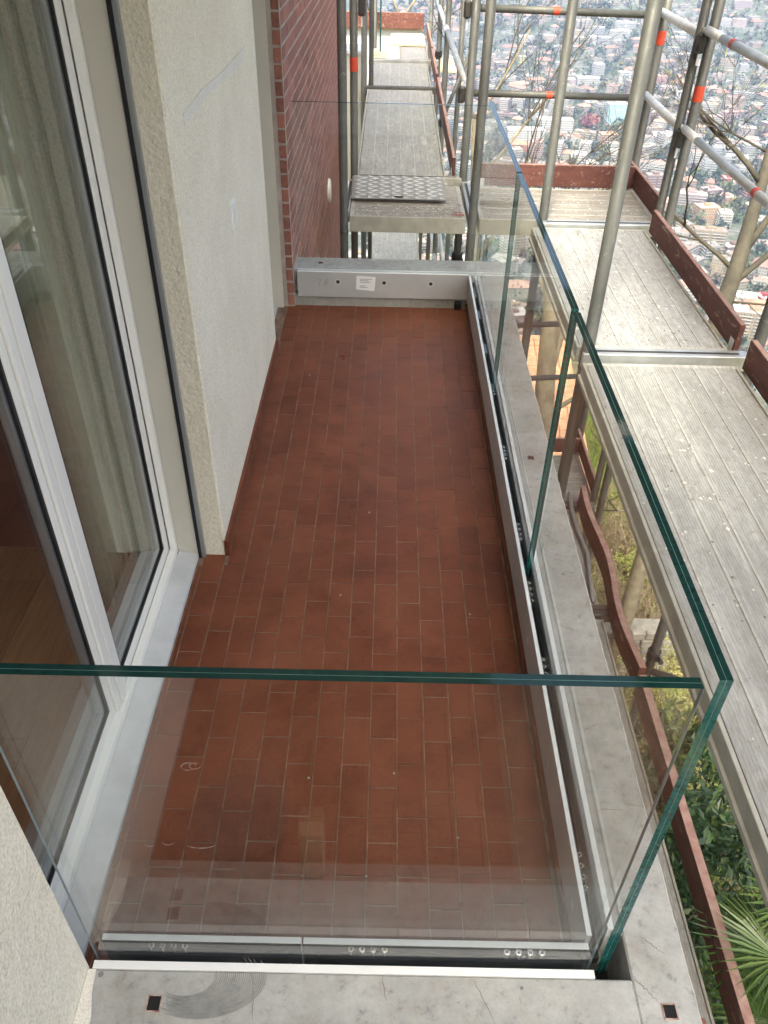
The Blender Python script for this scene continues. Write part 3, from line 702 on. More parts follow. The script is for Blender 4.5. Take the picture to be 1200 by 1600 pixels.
# neighbouring balcony the picture is taken from
nb = part("neighbour_floor", bx(-.59, .90, -2.5, .562, -.40, -.05), M_grout); tag(nb, kind='structure')
me2 = bx(-(TW - GAP) / 2, (TW - GAP) / 2, -(TL - GAP) / 2, (TL - GAP) / 2, 0, .008).mesh("tile", M_tile, bevel=.001)
for i in range(12):
    for j in range(7): piece("tile", me2, (-.545 + i * TW, .43 - j * TL - (i % 2) * TL / 2, -.05), nb)

bk = thing("reflection_prop_bucket", "made-up dark bucket beyond the near parapet, added for its reflection", "bucket", (-.33, .40, -.042))  # unseen bucket put in only as a dark shape for the glass to mirror
part("body", MB().tube((-.33, .40, -.042), (-.33, .40, .17), .085, 20, .115, False), M_blk, bk, smooth=True); part("rim", MB().tube((-.33, .40, .165), (-.33, .40, .178), .119, 20), M_blk, bk)
tf = thing("reflection_prop_board", "made-up tan timber offcut beyond the near parapet, added for its reflection", "timber offcut", (-.16, .42, -.042))  # unseen board put in only as a tan shape for the glass to mirror
part("board", bx(-.19, -.13, .40, .44, -.042, .16), M_wood, tf, bevel=.003); part("end_grain", bx(-.189, -.131, .401, .439, .16, .1612), M_parq, tf)
# ------------------------------------------------------------------ scaffold
TR = .033
DZ = 0.0; LZ = -2.6; UZ = 2.75
def pole(label, x, y, z0, z1, stickers=(), joints=(), r=TR, twin=None, cat="scaffold pole"):
    o = thing("scaffold_pole", label, cat, (x, y, z0), "upright tubes of the scaffold")
    m = MB().tube((x, y, z0), (x, y, z1), r, 18); t = part("tube", m, M_steel, o, smooth=False)
    for p_ in t.data.polygons: p_.use_smooth = len(p_.vertices) == 4
    if twin:
        dx, dy, rr = twin; t = part("tube", MB().tube((x + dx, y + dy, z0), (x + dx, y + dy, z1), rr, 16), M_steel, o)
        for p_ in t.data.polygons: p_.use_smooth = len(p_.vertices) == 4
    for z in stickers: part("red_sticker", MB().tube((x, y, z), (x, y, z + .095), r + .0012, 18, cap=False), M_red, o, smooth=True)
    for z in joints: part("sleeve", MB().tube((x, y, z - .005), (x, y, z + .012), r + .003, 16), M_steel, o)
    return o
def wedge_box(parent, x, y, z, dx=1, along='x'):
    """guard rail wedge box on a pole with its wedge"""
    s = TR
    if along == 'x': m = MB().box(x + dx * s, x + dx * (s + .055), y - .03, y + .03, z - .06, z + .055)
    else: m = MB().box(x - .03, x + .03, y + dx * s, y + dx * (s + .055), z - .06, z + .055)
    w = part("wedge_box", m, M_steel_d, parent, bevel=.012)
    if along == 'x': part("wedge", bx(x + dx * (s + .02), x + dx * (s + .032), y - .008, y + .008, z - .13, z + .085), M_zinc, w)
    else: part("wedge", bx(x - .008, x + .008, y + dx * (s + .02), y + dx * (s + .032), z - .13, z + .085), M_zinc, w)
def clamp(parent, x, y, z):
    c = part("clamp", MB().tube((x, y, z - .035), (x, y, z + .035), TR + .014, 14), M_steel_d, parent)
    part("clamp_bolt", MB().tube((x + .03, y - .06, z), (x + .03, y + .05, z), .012, 8).tube((x + .03, y - .06, z), (x + .03, y - .085, z), .02, 6), M_steel_d, c)
BOT = -8.5; TOP = 4.6
A = pole("thick near upright tube standing inside the two right-hand decks", 1.075, 3.895, BOT, TOP, joints=(-.08, -1.9)); clamp(A, 1.075, 3.895, -2.05)
AO = pole("outer upright tube at the joint of the right-hand decks", 1.965, 3.89, BOT, TOP); wedge_box(AO, 1.965, 3.89, .66, -1); wedge_box(AO, 1.965, 3.89, 1.24, -1); clamp(AO, 1.965, 3.89, -2.35)
B = pole("twin outer upright tube with red sticker beside the bare tree", 2.04, 5.93, BOT, TOP, stickers=(.83,), twin=(-.062, .055, .030)); wedge_box(B, 2.04, 5.93, .60, -1); wedge_box(B, 2.04, 5.93, 1.17, -1)
D = pole("inner upright tube rising behind the middle glass panel", 1.13, 5.95, BOT, TOP, joints=(-.1,)); clamp(D, 1.13, 5.95, -2.2)
Cp = pole("far outer corner upright tube with faded red sticker", 2.09, 7.22, BOT, TOP, stickers=(.97,)); wedge_box(Cp, 2.09, 7.22, .57, 0.001, 'y'); wedge_box(Cp, 2.09, 7.22, 1.14, 0.001, 'y')
E1 = pole("nearer of the two tubes right of the tread plate, in front", .622, 6.0, BOT, TOP, joints=(-.12,))
E2 = pole("tube with black wedge boxes just behind the tread plate", .605, 6.86, BOT, TOP, joints=(-.5,)); wedge_box(E2, .605, 6.86, .66, -1); wedge_box(E2, .605, 6.86, 1.22, -1); clamp(E2, .605, 6.86, -.62)
L1 = pole("left upright tube against the end of the brick wall, nearer one", -.327, 6.0, BOT, TOP, joints=(-.12,), r=.031)
L2 = pole("left upright tube with orange sticker behind the nearer one", -.285, 6.86, BOT, TOP, stickers=(.80,), r=.030); wedge_box(L2, -.285, 6.86, 1.22, 1); 
W1 = pole("walkway left upright tube before the second deck", -.315, 10.42, BOT, TOP, r=.034)
W1b = pole("thinner tube touching the walkway left upright", -.235, 10.5, -3, TOP, r=.028)
W2 = pole("walkway right upright tube at the end of the first deck", .62, 10.42, BOT, TOP); wedge_box(W2, .62, 10.42, 1.2, -1); clamp(W2, .62, 10.42, -.35)
W3 = pole("walkway right upright tube at the end of the second deck", .62, 12.15, BOT, TOP); clamp(W3, .62, 12.15, .1)
W4 = pole("slim upright tube behind the walkway guard rail", .82, 10.9, BOT, TOP, r=.030)
W5 = pole("farthest walkway upright tube with red top", .60, 14.6, BOT, TOP, stickers=(1.2,)); wedge_box(W5, .60, 14.6, .62, -1)
W6 = pole("farthest left upright tube by the sheet of green glass", -.27, 14.7, BOT, TOP, r=.028)
pole("lower upright tube seen between parapet and deck at the right", 1.96, .35, BOT, TOP)

DECKS = []
def deck(label, x0, x1, y0, y1, z, axis, n, mat, fascia=.085, strip=.010, group="scaffold decks"):
    o = thing("scaffold_deck", label, "scaffold deck", ((x0 + x1) / 2, (y0 + y1) / 2, z - fascia), group)
    e = .016
    if axis == 'y':
        part("side_rail", bx(x0, x0 + e, y0, y1, z - fascia, z + .004), M_fascia, o, bevel=.002); part("side_rail", bx(x1 - e, x1, y0, y1, z - fascia, z + .004), M_fascia, o, bevel=.002)
        part("rail_lip", bx(x0 - .012, x0 - .0003, y0, y1, z - fascia, z - fascia + .02), M_fascia, o)
        part("end_cap", bx(x0 + e, x1 - e, y0, y0 + .03, z - fascia, z + .003), M_strip, o); part("end_cap", bx(x0 + e, x1 - e, y1 - .03, y1, z - fascia, z + .003), M_strip, o)
        w = (x1 - x0 - 2 * e) / n
        for i in range(n):
            a = x0 + e + i * w; part("plank", bx(a + strip / 2, a + w - strip / 2, y0 + .03, y1 - .03, z - .05, z + R.uniform(-.001, .001)), mat, o)
            if i: part("ridge", bx(a - strip / 2, a + strip / 2, y0 + .03, y1 - .03, z - .05, z + .0035), M_strip, o)
    else:
        part("side_rail", bx(x0, x1, y0, y0 + e, z - fascia, z + .004), M_fascia, o, bevel=.002); part("side_rail", bx(x0, x1, y1 - e, y1, z - fascia, z + .004), M_fascia, o, bevel=.002)
        part("end_cap", bx(x0, x0 + .03, y0 + e, y1 - e, z - fascia, z + .003), M_strip, o); part("end_cap", bx(x1 - .03, x1, y0 + e, y1 - e, z - fascia, z + .003), M_strip, o)
        w = (y1 - y0 - 2 * e) / n
        for i in range(n):
            a = y0 + e + i * w; part("plank", bx(x0 + .03, x1 - .03, a + strip / 2, a + w - strip / 2, z - .05, z + R.uniform(-.001, .001)), mat, o)
            if i: part("ridge", bx(x0 + .03, x1 - .03, a - strip / 2, a + strip / 2, z - .05, z + .0035), M_strip, o)
    DECKS.append(o); return o
deck("long near deck on the right, muddy with fine ribs", 1.03, 1.842, -1.2, 3.79, DZ, 'y', 7, M_deckY)
deck("paler short deck on the right between two cross rails", 1.035, 1.852, 3.965, 5.83, DZ, 'y', 7, M_deckY2)
d3 = deck("cross deck under the tread plate", -.285, .572, 5.98, 6.745, DZ, 'x', 6, M_deckX, fascia=.11)
d4 = deck("cross deck behind the glass, running to the far outer corner", .675, 1.985, 5.98, 6.745, DZ, 'x', 6, M_deckX, fascia=.11)
part("paint_mark", MB().add([(.44, 6.055, .006), (.56, 6.075, .006), (.565, 6.025, .006)], [(0, 2, 1)]).add([(.47, 6.11, .006), (.55, 6.12, .006), (.55, 6.09, .006)], [(0, 2, 1)]), M_redpaint, d3)
deck("first walkway deck behind the tread plate", -.275, .475, 6.80, 10.36, DZ, 'y', 6, M_deckY)
deck("second walkway deck, shorter and sunlit at its far edge", -.275, .475, 10.47, 12.02, DZ, 'y', 6, M_deckY)
deck("far sunlit walkway deck at the end", .12, .50, 12.2, 14.4, DZ, 'y', 3, M_deckY2)
deck("lower-level deck along the outer side below the parapet", .90, 1.765, 4.62, 5.86, LZ, 'y', 6, M_deckY)
deck("lower-level near deck below the parapet, spotted with red", .90, 1.765, .2, 4.46, LZ, 'y', 6, M_deckY)
deck("lower-level cross deck at the far corner", .66, 1.98, 5.98, 6.745, LZ, 'x', 5, M_deckX)
deck("lower-level walkway deck seen under the cross deck", -.275, .48, 7.0, 16.0, LZ, 'y', 6, M_deckY2)
deck("upper-level deck overhead on the outer side", 1.03, 1.842, -1.2, 3.79, UZ, 'y', 2, M_deckY)
deck("second upper-level deck overhead on the outer side", 1.03, 1.842, 3.965, 5.83, UZ, 'y', 2, M_deckY)
def splashes(dk, x0, x1, y0, y1, z, n, seed, mat, rr=(.002, .012)):
    q = random.Random(seed); m = MB()
    for i in range(n):
        x = q.uniform(x0, x1); y = q.uniform(y0, y1); r = q.uniform(*rr) * q.random() ** .6; k = q.randint(6, 9)
        vs = [(x + r * math.cos(6.283 * a / k) * q.uniform(.5, 1.3), y + r * math.sin(6.283 * a / k) * q.uniform(.6, 1.6), z) for a in range(k)]
        m.add(vs + [(x, y, z + r * .22)], [(a, (a + 1) % k, k) for a in range(k)])
    o = part("mortar_splash", m, mat, dk); tag(o, kind='stuff')
M_spl = simple("mortar_splash", (0.50, 0.48, 0.45), (0.66, 0.64, 0.61), 20, .95); M_spl2 = simple("dark_dirt", (0.12, 0.10, 0.085), (0.20, 0.17, 0.145), 20, .95)
for dk, a in zip(DECKS[:4], ((1.06, 1.82, .6, 3.7), (1.07, 1.83, 4.0, 5.8), (-.25, .55, 6.0, 6.3), (.7, 1.95, 6.0, 6.7))):
    splashes(dk, *a, .0046, 230, hash(a) % 97, M_spl); splashes(dk, *a, .0044, 260, 5 + hash(a) % 89, M_spl2, (.0015, .008))
splashes(DECKS[4], -.25, .45, 6.9, 10.2, .0046, 200, 3, M_spl2)
tr = thing("tread_plate", "grey steel tread plate with a slot bridging to the walkway", "steel plate", (.1, 6.5, .01))
part("plate", MB().prism([(6.30, .030), (6.30, .036), (6.815, .054), (6.815, .048)], 'x', -.285, .44), M_tread_d, tr, fix=True)
lz = MB()
def zt(y): return .0362 + (y - 6.30) / .515 * .018
row = 0; y = 6.325
while y < 6.80:
    x = -.25 + (.045 if row % 2 else 0)
    while x < .42:
        a = .040; bb = .016; tl_ = .011 if row % 2 else -.011
        P = [(x - a, y - tl_), (x, y - bb), (x + a, y + tl_), (x, y + bb)]
        lz.add([(px_, py_, zt(py_) + .0003) for px_, py_ in P] + [(x, y, zt(y) + .010)], [(0, 1, 4), (1, 2, 4), (2, 3, 4), (3, 0, 4)]); x += .092
    y += .047; row += 1
o = part("tread_lozenges", lz, M_tread, tr); tag(o, kind='stuff')
part("lifting_slot", bx(.02, .13, 6.325, 6.337, zt(6.33), zt(6.33) + .008), M_hole, tr)

def beam(name, label, a, group, mat=M_steel, cat="scaffold beam"):
    x0, x1, y0, y1, z0, z1 = a
    o = thing(name, label, cat, ((x0 + x1) / 2, (y0 + y1) / 2, z0), group)
    part("web", bx(x0, x1, y0, y1, z0, z1), mat, o, bevel=.003)
    if x1 - x0 > y1 - y0: part("groove", bx(x0 + .05, x1 - .05, (y0 + y1) / 2 - .010, (y0 + y1) / 2 + .010, z1 - .001, z1 + .0008), M_steel_d, o)
    else: part("groove", bx((x0 + x1) / 2 - .010, (x0 + x1) / 2 + .010, y0 + .05, y1 - .05, z1 - .001, z1 + .0008), M_steel_d, o)
    return o
GB = "cross rails carrying the decks"
beam("cross_rail", "cross rail between the two right-hand decks", (1.045, 1.93, 3.85, 3.93, -.06, .022), GB, M_steel_l)
beam("cross_rail", "cross rail at the far end of the paler right-hand deck", (1.10, 2.00, 5.865, 5.955, -.06, .022), GB, M_steel_l)
beam("cross_rail", "cross rail right of the tread plate", (.590, .655, 6.04, 6.83, -.06, .020), GB, M_steel_l)
beam("cross_rail", "cross rail behind the tread plate, muddy bar", (-.30, .60, 6.83, 6.89, -.02, .045), GB, M_fascia)
beam("cross_rail", "cross rail between first and second walkway deck", (-.31, .62, 10.38, 10.45, -.04, .03), GB, M_steel)
beam("cross_rail", "cross rail at the end of the second walkway deck", (-.31, .62, 12.05, 12.12, -.03, .04), GB, M_steel_l)
beam("cross_rail", "left cross rail beside the tread plate", (-.325, -.290, 6.04, 6.83, -.06, .020), GB, M_steel_l)
beam("cross_rail", "lower-level ribbed cross rail by the loose conduit", (.90, 1.92, 4.48, 4.60, LZ - .05, LZ + .03), GB, M_steel)
beam("cross_rail", "lower-level cross rail at the far deck end", (.90, 1.98, 5.88, 5.96, LZ - .05, LZ + .03), GB, M_steel)
beam("cross_rail", "cross rail under the far end of the lower-level walkway", (-.30, .60, 13.1, 13.17, LZ - .02, LZ + .04), GB, M_steel)

def toe(label, x0, x1, y0, y1, z, h=.155, tilt=0.0, ends=True):
    o = thing("toe_board", label, "toe board", ((x0 + x1) / 2, (y0 + y1) / 2, z), "red toe boards of the scaffold")
    bd = part("board", bx(x0, x1, y0, y1, z, z + h), M_toe, o, bevel=.003)
    part("worn_edge", bx(x0 + .002, x1 - .002, y0 + .002, y1 - .002, z + h, z + h + .0012), M_toetop, o)
    if ends:
        if x1 - x0 < y1 - y0:
            part("end_fitting", bx(x0 - .002, x1 + .002, y0 + .02, y0 + .075, z - .02, z + .06), M_zinc, o)
        else: part("end_fitting", bx(x0 + .02, x0 + .075, y0 - .002, y1 + .002, z - .02, z + .06), M_zinc, o)
    return o
toe("toe board along the paler right-hand deck", 1.872, 1.902, 3.955, 5.80, .0)
toe("scraped toe board beside the long near deck", 1.874, 1.906, -1.0, 3.80, -.015, .165)
toe("short toe board at the far outer corner", 1.985, 2.012, 5.99, 7.08, .0)
toe("far toe board of the corner deck, facing the balcony", .70, 1.98, 6.80, 6.83, .0, .17)
toe("walkway toe board beside the first deck", .520, .548, 7.0, 10.3, .0)
toe("walkway toe board beside the second deck", .520, .548, 10.5, 12.2, .0)
toe("farthest walkway toe board, pale with sun", .53, .556, 12.3, 14.5, .0)
toe("bright red toe board closing the far end of the walkway", -.85, .50, 14.85, 14.88, .02, .22)
toe("near lower-level toe board beside the palm", 1.835, 1.89, .3, 3.74, LZ + .0, .20)
wb_ = thing("toe_board", "middle lower-level toe board, shape waved to imitate distortion through the glass", "toe board", (1.86, 4.9, LZ), "red toe boards of the scaffold")
wv, wt, wf, wtf = [], [], [], []
for i in range(41):
    t = i / 40; yy = 3.80 + 2.15 * t; xx = 1.835 + .030 * math.sin(t * 9.6 + 2.4) * (1 - .3 * t); zz = LZ + .012 * math.sin(t * 7)  # ripple of the view through the glass is put into the board's shape
    wv += [(xx, yy, zz), (xx + .05, yy, zz), (xx + .05, yy, zz + .20), (xx, yy, zz + .20)]; wt += [(xx + .002, yy, zz + .2013), (xx + .048, yy, zz + .2013)]
for i in range(40):
    for k in range(4): wf.append((4 * i + k, 4 * i + (k + 1) % 4, 4 * i + 4 + (k + 1) % 4, 4 * i + 4 + k))
    wtf.append((2 * i, 2 * i + 1, 2 * i + 3, 2 * i + 2))
part("board", MB().add(wv, wf + [(3, 2, 1, 0), (160, 161, 162, 163)]), M_toe, wb_, fix=True); part("worn_edge", MB().add(wt, wtf), M_toetop, wb_)
toe("short lower-level toe board at the corner", 1.985, 2.012, 6.02, 7.0, LZ, .16)
toe("lower-level far toe board facing the balcony", .70, 1.98, 6.80, 6.83, LZ, .16)

def rail(label, p, q, r=.026, ends=True, stick=None, mat=M_steel, endmat=M_zinc, endlen=.3):
    o = thing("guard_rail", label, "guard rail", p, "guard rails of the scaffold")
    t = part("tube", MB().tube(p, q, r, 16), mat, o)
    for p_ in t.data.polygons: p_.use_smooth = len(p_.vertices) == 4
    P, Q = Vector(p), Vector(q); d = (Q - P).normalized()
    if ends:
        for a, s in ((P, 1), (Q, -1)): 
            e = part("flattened_end", MB().tube(a - d * s * .01, a + d * s * endlen, r * 1.04, 16), endmat, o)
            for p_ in e.data.polygons: p_.use_smooth = len(p_.vertices) == 4
    if stick is not None:
        c = P + (Q - P) * stick; part("red_sticker", MB().tube(c, c + d * .05, r + .002, 16, cap=False), M_red, o, smooth=True)
    return o
rail("lower guard rail across the far outer side", (.62, 6.93, .655), (2.05, 7.18, .60), stick=.42, ends=False)
rail("upper guard rail across the far outer side", (.62, 6.93, 1.22), (2.05, 7.18, 1.17), stick=.40, ends=False)
rail("lower guard rail from the twin tube towards the camera", (2.0, 5.90, .66), (1.97, 3.95, .68), mat=M_steel_l, stick=.72)
rail("upper guard rail from the twin tube towards the camera", (2.0, 5.90, 1.24), (1.97, 3.95, 1.24), mat=M_steel_l, stick=.25)
rail("short pale lower rail at the far outer corner", (2.05, 7.18, .62), (2.0, 5.98, .64), mat=M_zinc, r=.030, ends=False)
rail("short pale upper rail at the far outer corner", (2.05, 7.18, 1.19), (2.0, 5.98, 1.20), mat=M_zinc, r=.030, ends=False)
rail("bright walkway guard rail running back from the tread plate", (.60, 6.90, .66), (.60, 10.38, .64), mat=M_steel_l)
rail("far walkway guard rail beyond the first one", (.60, 10.46, .64), (.60, 14.5, .63), mat=M_steel_l)
rail("upper walkway guard rail running back", (.60, 6.90, 1.22), (.60, 10.38, 1.20), mat=M_steel_l)
rail("lower guard rail of the level below, far outer side", (.70, 6.95, -1.90), (2.05, 7.1, -1.88), ends=False)
rail("upper guard rail of the level below, far outer side", (.70, 6.95, -1.33), (2.05, 7.1, -1.31), ends=False)
rail("tube leaving the outer upright below the near deck", (1.97, 3.86, -2.50), (2.75, 3.52, -2.50), ends=False)
rail("guard rail of the level below beside the walkway", (.60, 6.95, -1.95), (.62, 14.2, -1.95), mat=M_steel_l, ends=False)
rail("upper guard rail of the level below beside the walkway", (.60, 6.95, -1.35), (.62, 14.2, -1.35), mat=M_steel_l, ends=False)
rail("steep brace behind the walkway guard rail", (.64, 10.40, -.25), (1.05, 11.2, .5), ends=False, r=.022)
# loose conduit on the lower deck
cd = thing("conduit_pipe", "loose bent grey conduit lying on the lower-level deck", "pipe", (1.7, 5.3, LZ))
part("tube", MB().path([(1.76, 6.05, LZ + .05), (1.74, 5.85, LZ + .05), (1.745, 5.5, LZ + .04), (1.775, 5.2, LZ + .035), (1.745, 4.95, LZ + .035), (1.71, 4.62, LZ + .04)], .018, 10), M_pipe, cd, smooth=True)
part("collar", MB().tube((1.757, 5.06, LZ + .036), (1.765, 5.11, LZ + .036), .022, 12), M_pipe, cd)
# drips of red on the lower deck
for (x, y) in ((1.60, 2.4), (1.66, 2.15), (1.58, 1.9), (1.70, 1.62), (1.63, 1.45)):
    o = part("paint_spot", MB().add([(x + .022 * math.cos(t * .7), y + .018 * math.sin(t * .7), LZ + .006) for t in range(9)], [tuple(range(9))]), M_dot); tag(o, kind='stuff')

# far end of the walkway: site timber, sheet of glass, neighbour's terrace wall
tw = thing("terrace_wall", "beige end wall beyond the brick wall beside the walkway", "wall", (-.6, 11.5, -2))
part("wall_face", bx(-.95, -.36, 10.75, 11.2, -1.15, .30), M_cream, tw, bevel=.01)
part("coping", bx(-.98, -.35, 10.72, 11.23, .30, .33), M_sill, tw)
gw = thing("garden_wall", "pale low wall beneath the bright red board", "wall", (0, 15.2, -2))
part("wall_face", bx(-1.6, .48, 14.95, 15.15, -2.5, -.02), M_sill, gw); part("coping", bx(-1.65, .5, 14.93, 15.2, -.02, .02), M_wood, gw)
tb = thing("timber_board", "pale timber sheet lying at the far end of the walkway", "timber board", (.3, 14, .01))
part("sheet", bx(-.02, .48, 13.3, 14.3, .01, .03), M_wood, tb); part("sheet", bx(.60, .95, 13.2, 14.2, -.3, -.28), M_wood, tb)
tb2 = thing("timber_block", "small pale timber block at the end of the second deck", "timber block", (-.15, 12.4, .0))
part("block", bx(-.26, -.08, 12.2, 12.7, -.12, .04), M_wood, tb2, bevel=.004); part("batten", bx(-.25, -.2, 12.25, 12.65, .041, .07), M_wood, tb2)
gs = pane_x("glass_sheet", "narrow upright sheet of green-edged glass at the far walkway end", -.17, 12.6, 13.4, .0, 1.6)
gs['group'] = "spare glass"; gs['category'] = "glass sheet"

exec_after = []
# ------------------------------------------------------------------ plants on the slope
def add_leaf(mb, p, d, up, l, w, col):
    d = d.normalized(); s = d.cross(up)
    if s.length < 1e-4: s = d.orthogonal()
    s.normalize(); nrm = s.cross(d)
    a = p; b = p + d * l * .5 + s * w * .5 + nrm * w * .12; c = p + d * l; e = p + d * l * .5 - s * w * .5 + nrm * w * .12; m = p + d * l * .5
    mb.add([a, b, c, e, m], [(0, 1, 4), (1, 2, 4), (2, 3, 4), (3, 0, 4)], col)
def rv3(rnd):
    while True:
        v = Vector((rnd.uniform(-1, 1), rnd.uniform(-1, 1), rnd.uniform(-1, 1)))
        if .05 < v.length < 1: return v.normalized()
def jit(rnd, c, k):
    f = rnd.uniform(1 - k, 1 + k); return (c[0] * f * rnd.uniform(.9, 1.1), c[1] * f, c[2] * f * rnd.uniform(.85, 1.15))
def grow(rnd, mb, tips, p, d, r, l, depth, spread=.5, up=.12, seg=4, minr=.004, twigs=None, nb=(2, 3)):
    pts = [p]; rs = [r]; dd = d.copy()
    for i in range(seg):
        dd = (dd + rv3(rnd) * .16 + Vector((0, 0, up * .25))).normalized(); pts.append(pts[-1] + dd * l / seg); rs.append(r * (1 - .42 * (i + 1) / seg))
    (twigs if (twigs is not None and r < .016) else mb).path(pts, rs, 7 if r > .03 else (5 if r > .01 else 4))
    if depth == 0: tips.append((pts[-1], dd)); return
    for k in range(rnd.randint(*nb)):
        i = rnd.randint(max(1, seg - 2), seg); nd_ = (dd + rv3(rnd) * spread + Vector((0, 0, up))).normalized()
        grow(rnd, mb, tips, pts[i], nd_, max(minr, rs[i] * rnd.uniform(.55, .75)), l * rnd.uniform(.62, .85), depth - 1, spread, up, seg, minr, twigs, nb)
    if rnd.random() < .75:
        i = rnd.randint(1, seg - 1); grow(rnd, mb, tips, pts[i], (dd + rv3(rnd) * .9).normalized(), max(minr, rs[i] * .45), l * .55, max(0, depth - 2), spread, up, seg, minr, twigs, nb)
def bare_tree(name, label, base, trunk_pts, rs, limbs, seed, depth=4, bark=M_bark, buds=True, minr=.0045, group=None, nb=(2, 3)):
    rnd = random.Random(seed); o = thing(name, label, "tree", base, group)
    t = MB(); t.path(trunk_pts, rs, 10); part("trunk", t, bark, o, smooth=True)
    br = MB(); tw_ = MB(); tips = []
    for (p, d, r, l) in limbs: grow(rnd, br, tips, Vector(p), Vector(d).normalized(), r, l, depth, .55, .10, 4, minr, tw_, nb)
    part("branches", br, bark, o, smooth=True)
    if tw_.v: k = part("twigs", tw_, M_twig, o); tag(k, kind='stuff')
    if buds:
        bd = MB()
        for p, d in tips: bd.tube(p, p + d * .028, .004, 5, .007, False); bd.tube(p + d * .028, p + d * .065, .007, 5, .0015)
        k = part("buds", bd, M_bud, o); tag(k, kind='stuff')
    return o
# the magnolia at the right: trunk rises just beyond the outer toe board
bare_tree("bare_tree", "bare budding tree beyond the outer rail on the right", (5.05, 11.6, terrain(5.05, 11.6)),
          [(5.0, 11.5, terrain(5, 11.5) - .3), (5.05, 11.7, -5), (5.30, 12.0, -3.3), (5.45, 12.25, -2.6), (5.60, 12.6, -1.6), (5.75, 13.0, -.6), (5.75, 13.4, .6)], [.17, .155, .135, .12, .085, .062, .042],
          [((5.36, 12.1, -3.0), (.9, .1, .8), .055, 1.5), ((5.45, 12.25, -2.6), (.55, .3, 1.0), .062, 1.9), ((5.42, 12.2, -2.8), (-.75, .3, .55), .04, 1.5), ((5.60, 12.6, -1.6), (-.8, .1, .7), .045, 1.5),
           ((5.75, 13.0, -.6), (.6, .2, 1.0), .026, 1.3), ((5.75, 13.4, .6), (-.3, .1, 1), .02, 1.1), ((5.55, 12.5, -1.9), (.9, -.3, .5), .026, 1.4), ((5.35, 12.0, -3.2), (.8, -.5, .3), .022, 1.2),
           ((5.65, 12.8, -1.2), (-.9, -.2, .25), .02, 1.6)], 5, 4, M_bark2, minr=.0032)
bare_tree("bare_tree", "bare tree with dark twigs behind the walkway uprights", (1.5, 10.6, terrain(1.5, 10.6)),
          [(1.45, 10.4, terrain(1.45, 10.4) - .3), (1.40, 10.5, -4), (1.20, 10.8, -2.2), (1.12, 11.0, -1.3), (1.08, 11.3, -.5)], [.10, .085, .060, .045, .028],
          [((1.20, 10.8, -2.2), (.9, .5, .9), .030, 1.5), ((1.12, 11.0, -1.3), (.9, .4, .8), .026, 1.5), ((1.08, 11.3, -.5), (.7, .3, .9), .020, 1.2), ((1.08, 11.3, -.5), (-.3, .5, 1), .018, 1.1), ((1.15, 10.9, -1.7), (1.0, .1, .45), .022, 1.6)], 11, 3, M_bark, buds=False, minr=.0035)
bare_tree("bare_tree", "bare tree trunk on the slope seen through the middle glass panel", (2.35, 9.6, terrain(2.35, 9.6)),
          [(2.35, 9.4, terrain(2.35, 9.4) - .3), (2.30, 9.5, -5), (2.22, 9.8, -3.6), (2.20, 10.1, -2.6), (2.1, 10.5, -1.4)], [.20, .17, .14, .12, .06],
          [((2.22, 9.8, -3.6), (.4, .5, 1), .08, 1.3), ((2.20, 10.1, -2.6), (.5, .6, .9), .06, 1.3), ((2.20, 10.1, -2.6), (-.5, .5, .9), .05, 1.2), ((2.25, 9.7, -4.0), (.8, .2, .5), .04, 1.2)], 23, 3, M_bark, buds=False)
bare_tree("bare_tree", "small bare tree far behind the end of the walkway", (.3, 20, terrain(.3, 20)),
          [(.3, 20, terrain(.3, 20) - .3), (.3, 20, -6), (.25, 20.3, -2), (.2, 20.5, -.6)], [.14, .11, .07, .04],
          [((.2, 20.5, -.6), (.5, .2, 1), .028, 1.4), ((.2, 20.5, -.6), (-.6, .2, 1), .028, 1.4), ((.22, 20.4, -1.4), (.9, .1, .7), .025, 1.5), ((.22, 20.4, -1.2), (-.9, .1, .8), .025, 1.4)], 31, 3, M_bark, buds=False)
bare_tree("bare_tree", "leafless thin trunk rising between lower deck and long near deck", (3.35, 7.9, terrain(3.35, 7.9)),
          [(3.35, 7.7, terrain(3.35, 7.7) - .2), (3.36, 7.75, -6), (3.38, 7.8, -4.6), (3.45, 8.0, -3.2)], [.12, .11, .09, .05],
          [((3.38, 7.8, -4.6), (.4, -.4, .9), .03, 1.0), ((3.40, 7.9, -4.0), (-.5, -.3, .8), .025, 1.0), ((3.38, 7.8, -5.0), (.6, -.6, .5), .025, 1.1), ((3.4, 7.9, -4.3), (-.6, -.5, .4), .02, 1.0)], 41, 3, M_bark, buds=False)

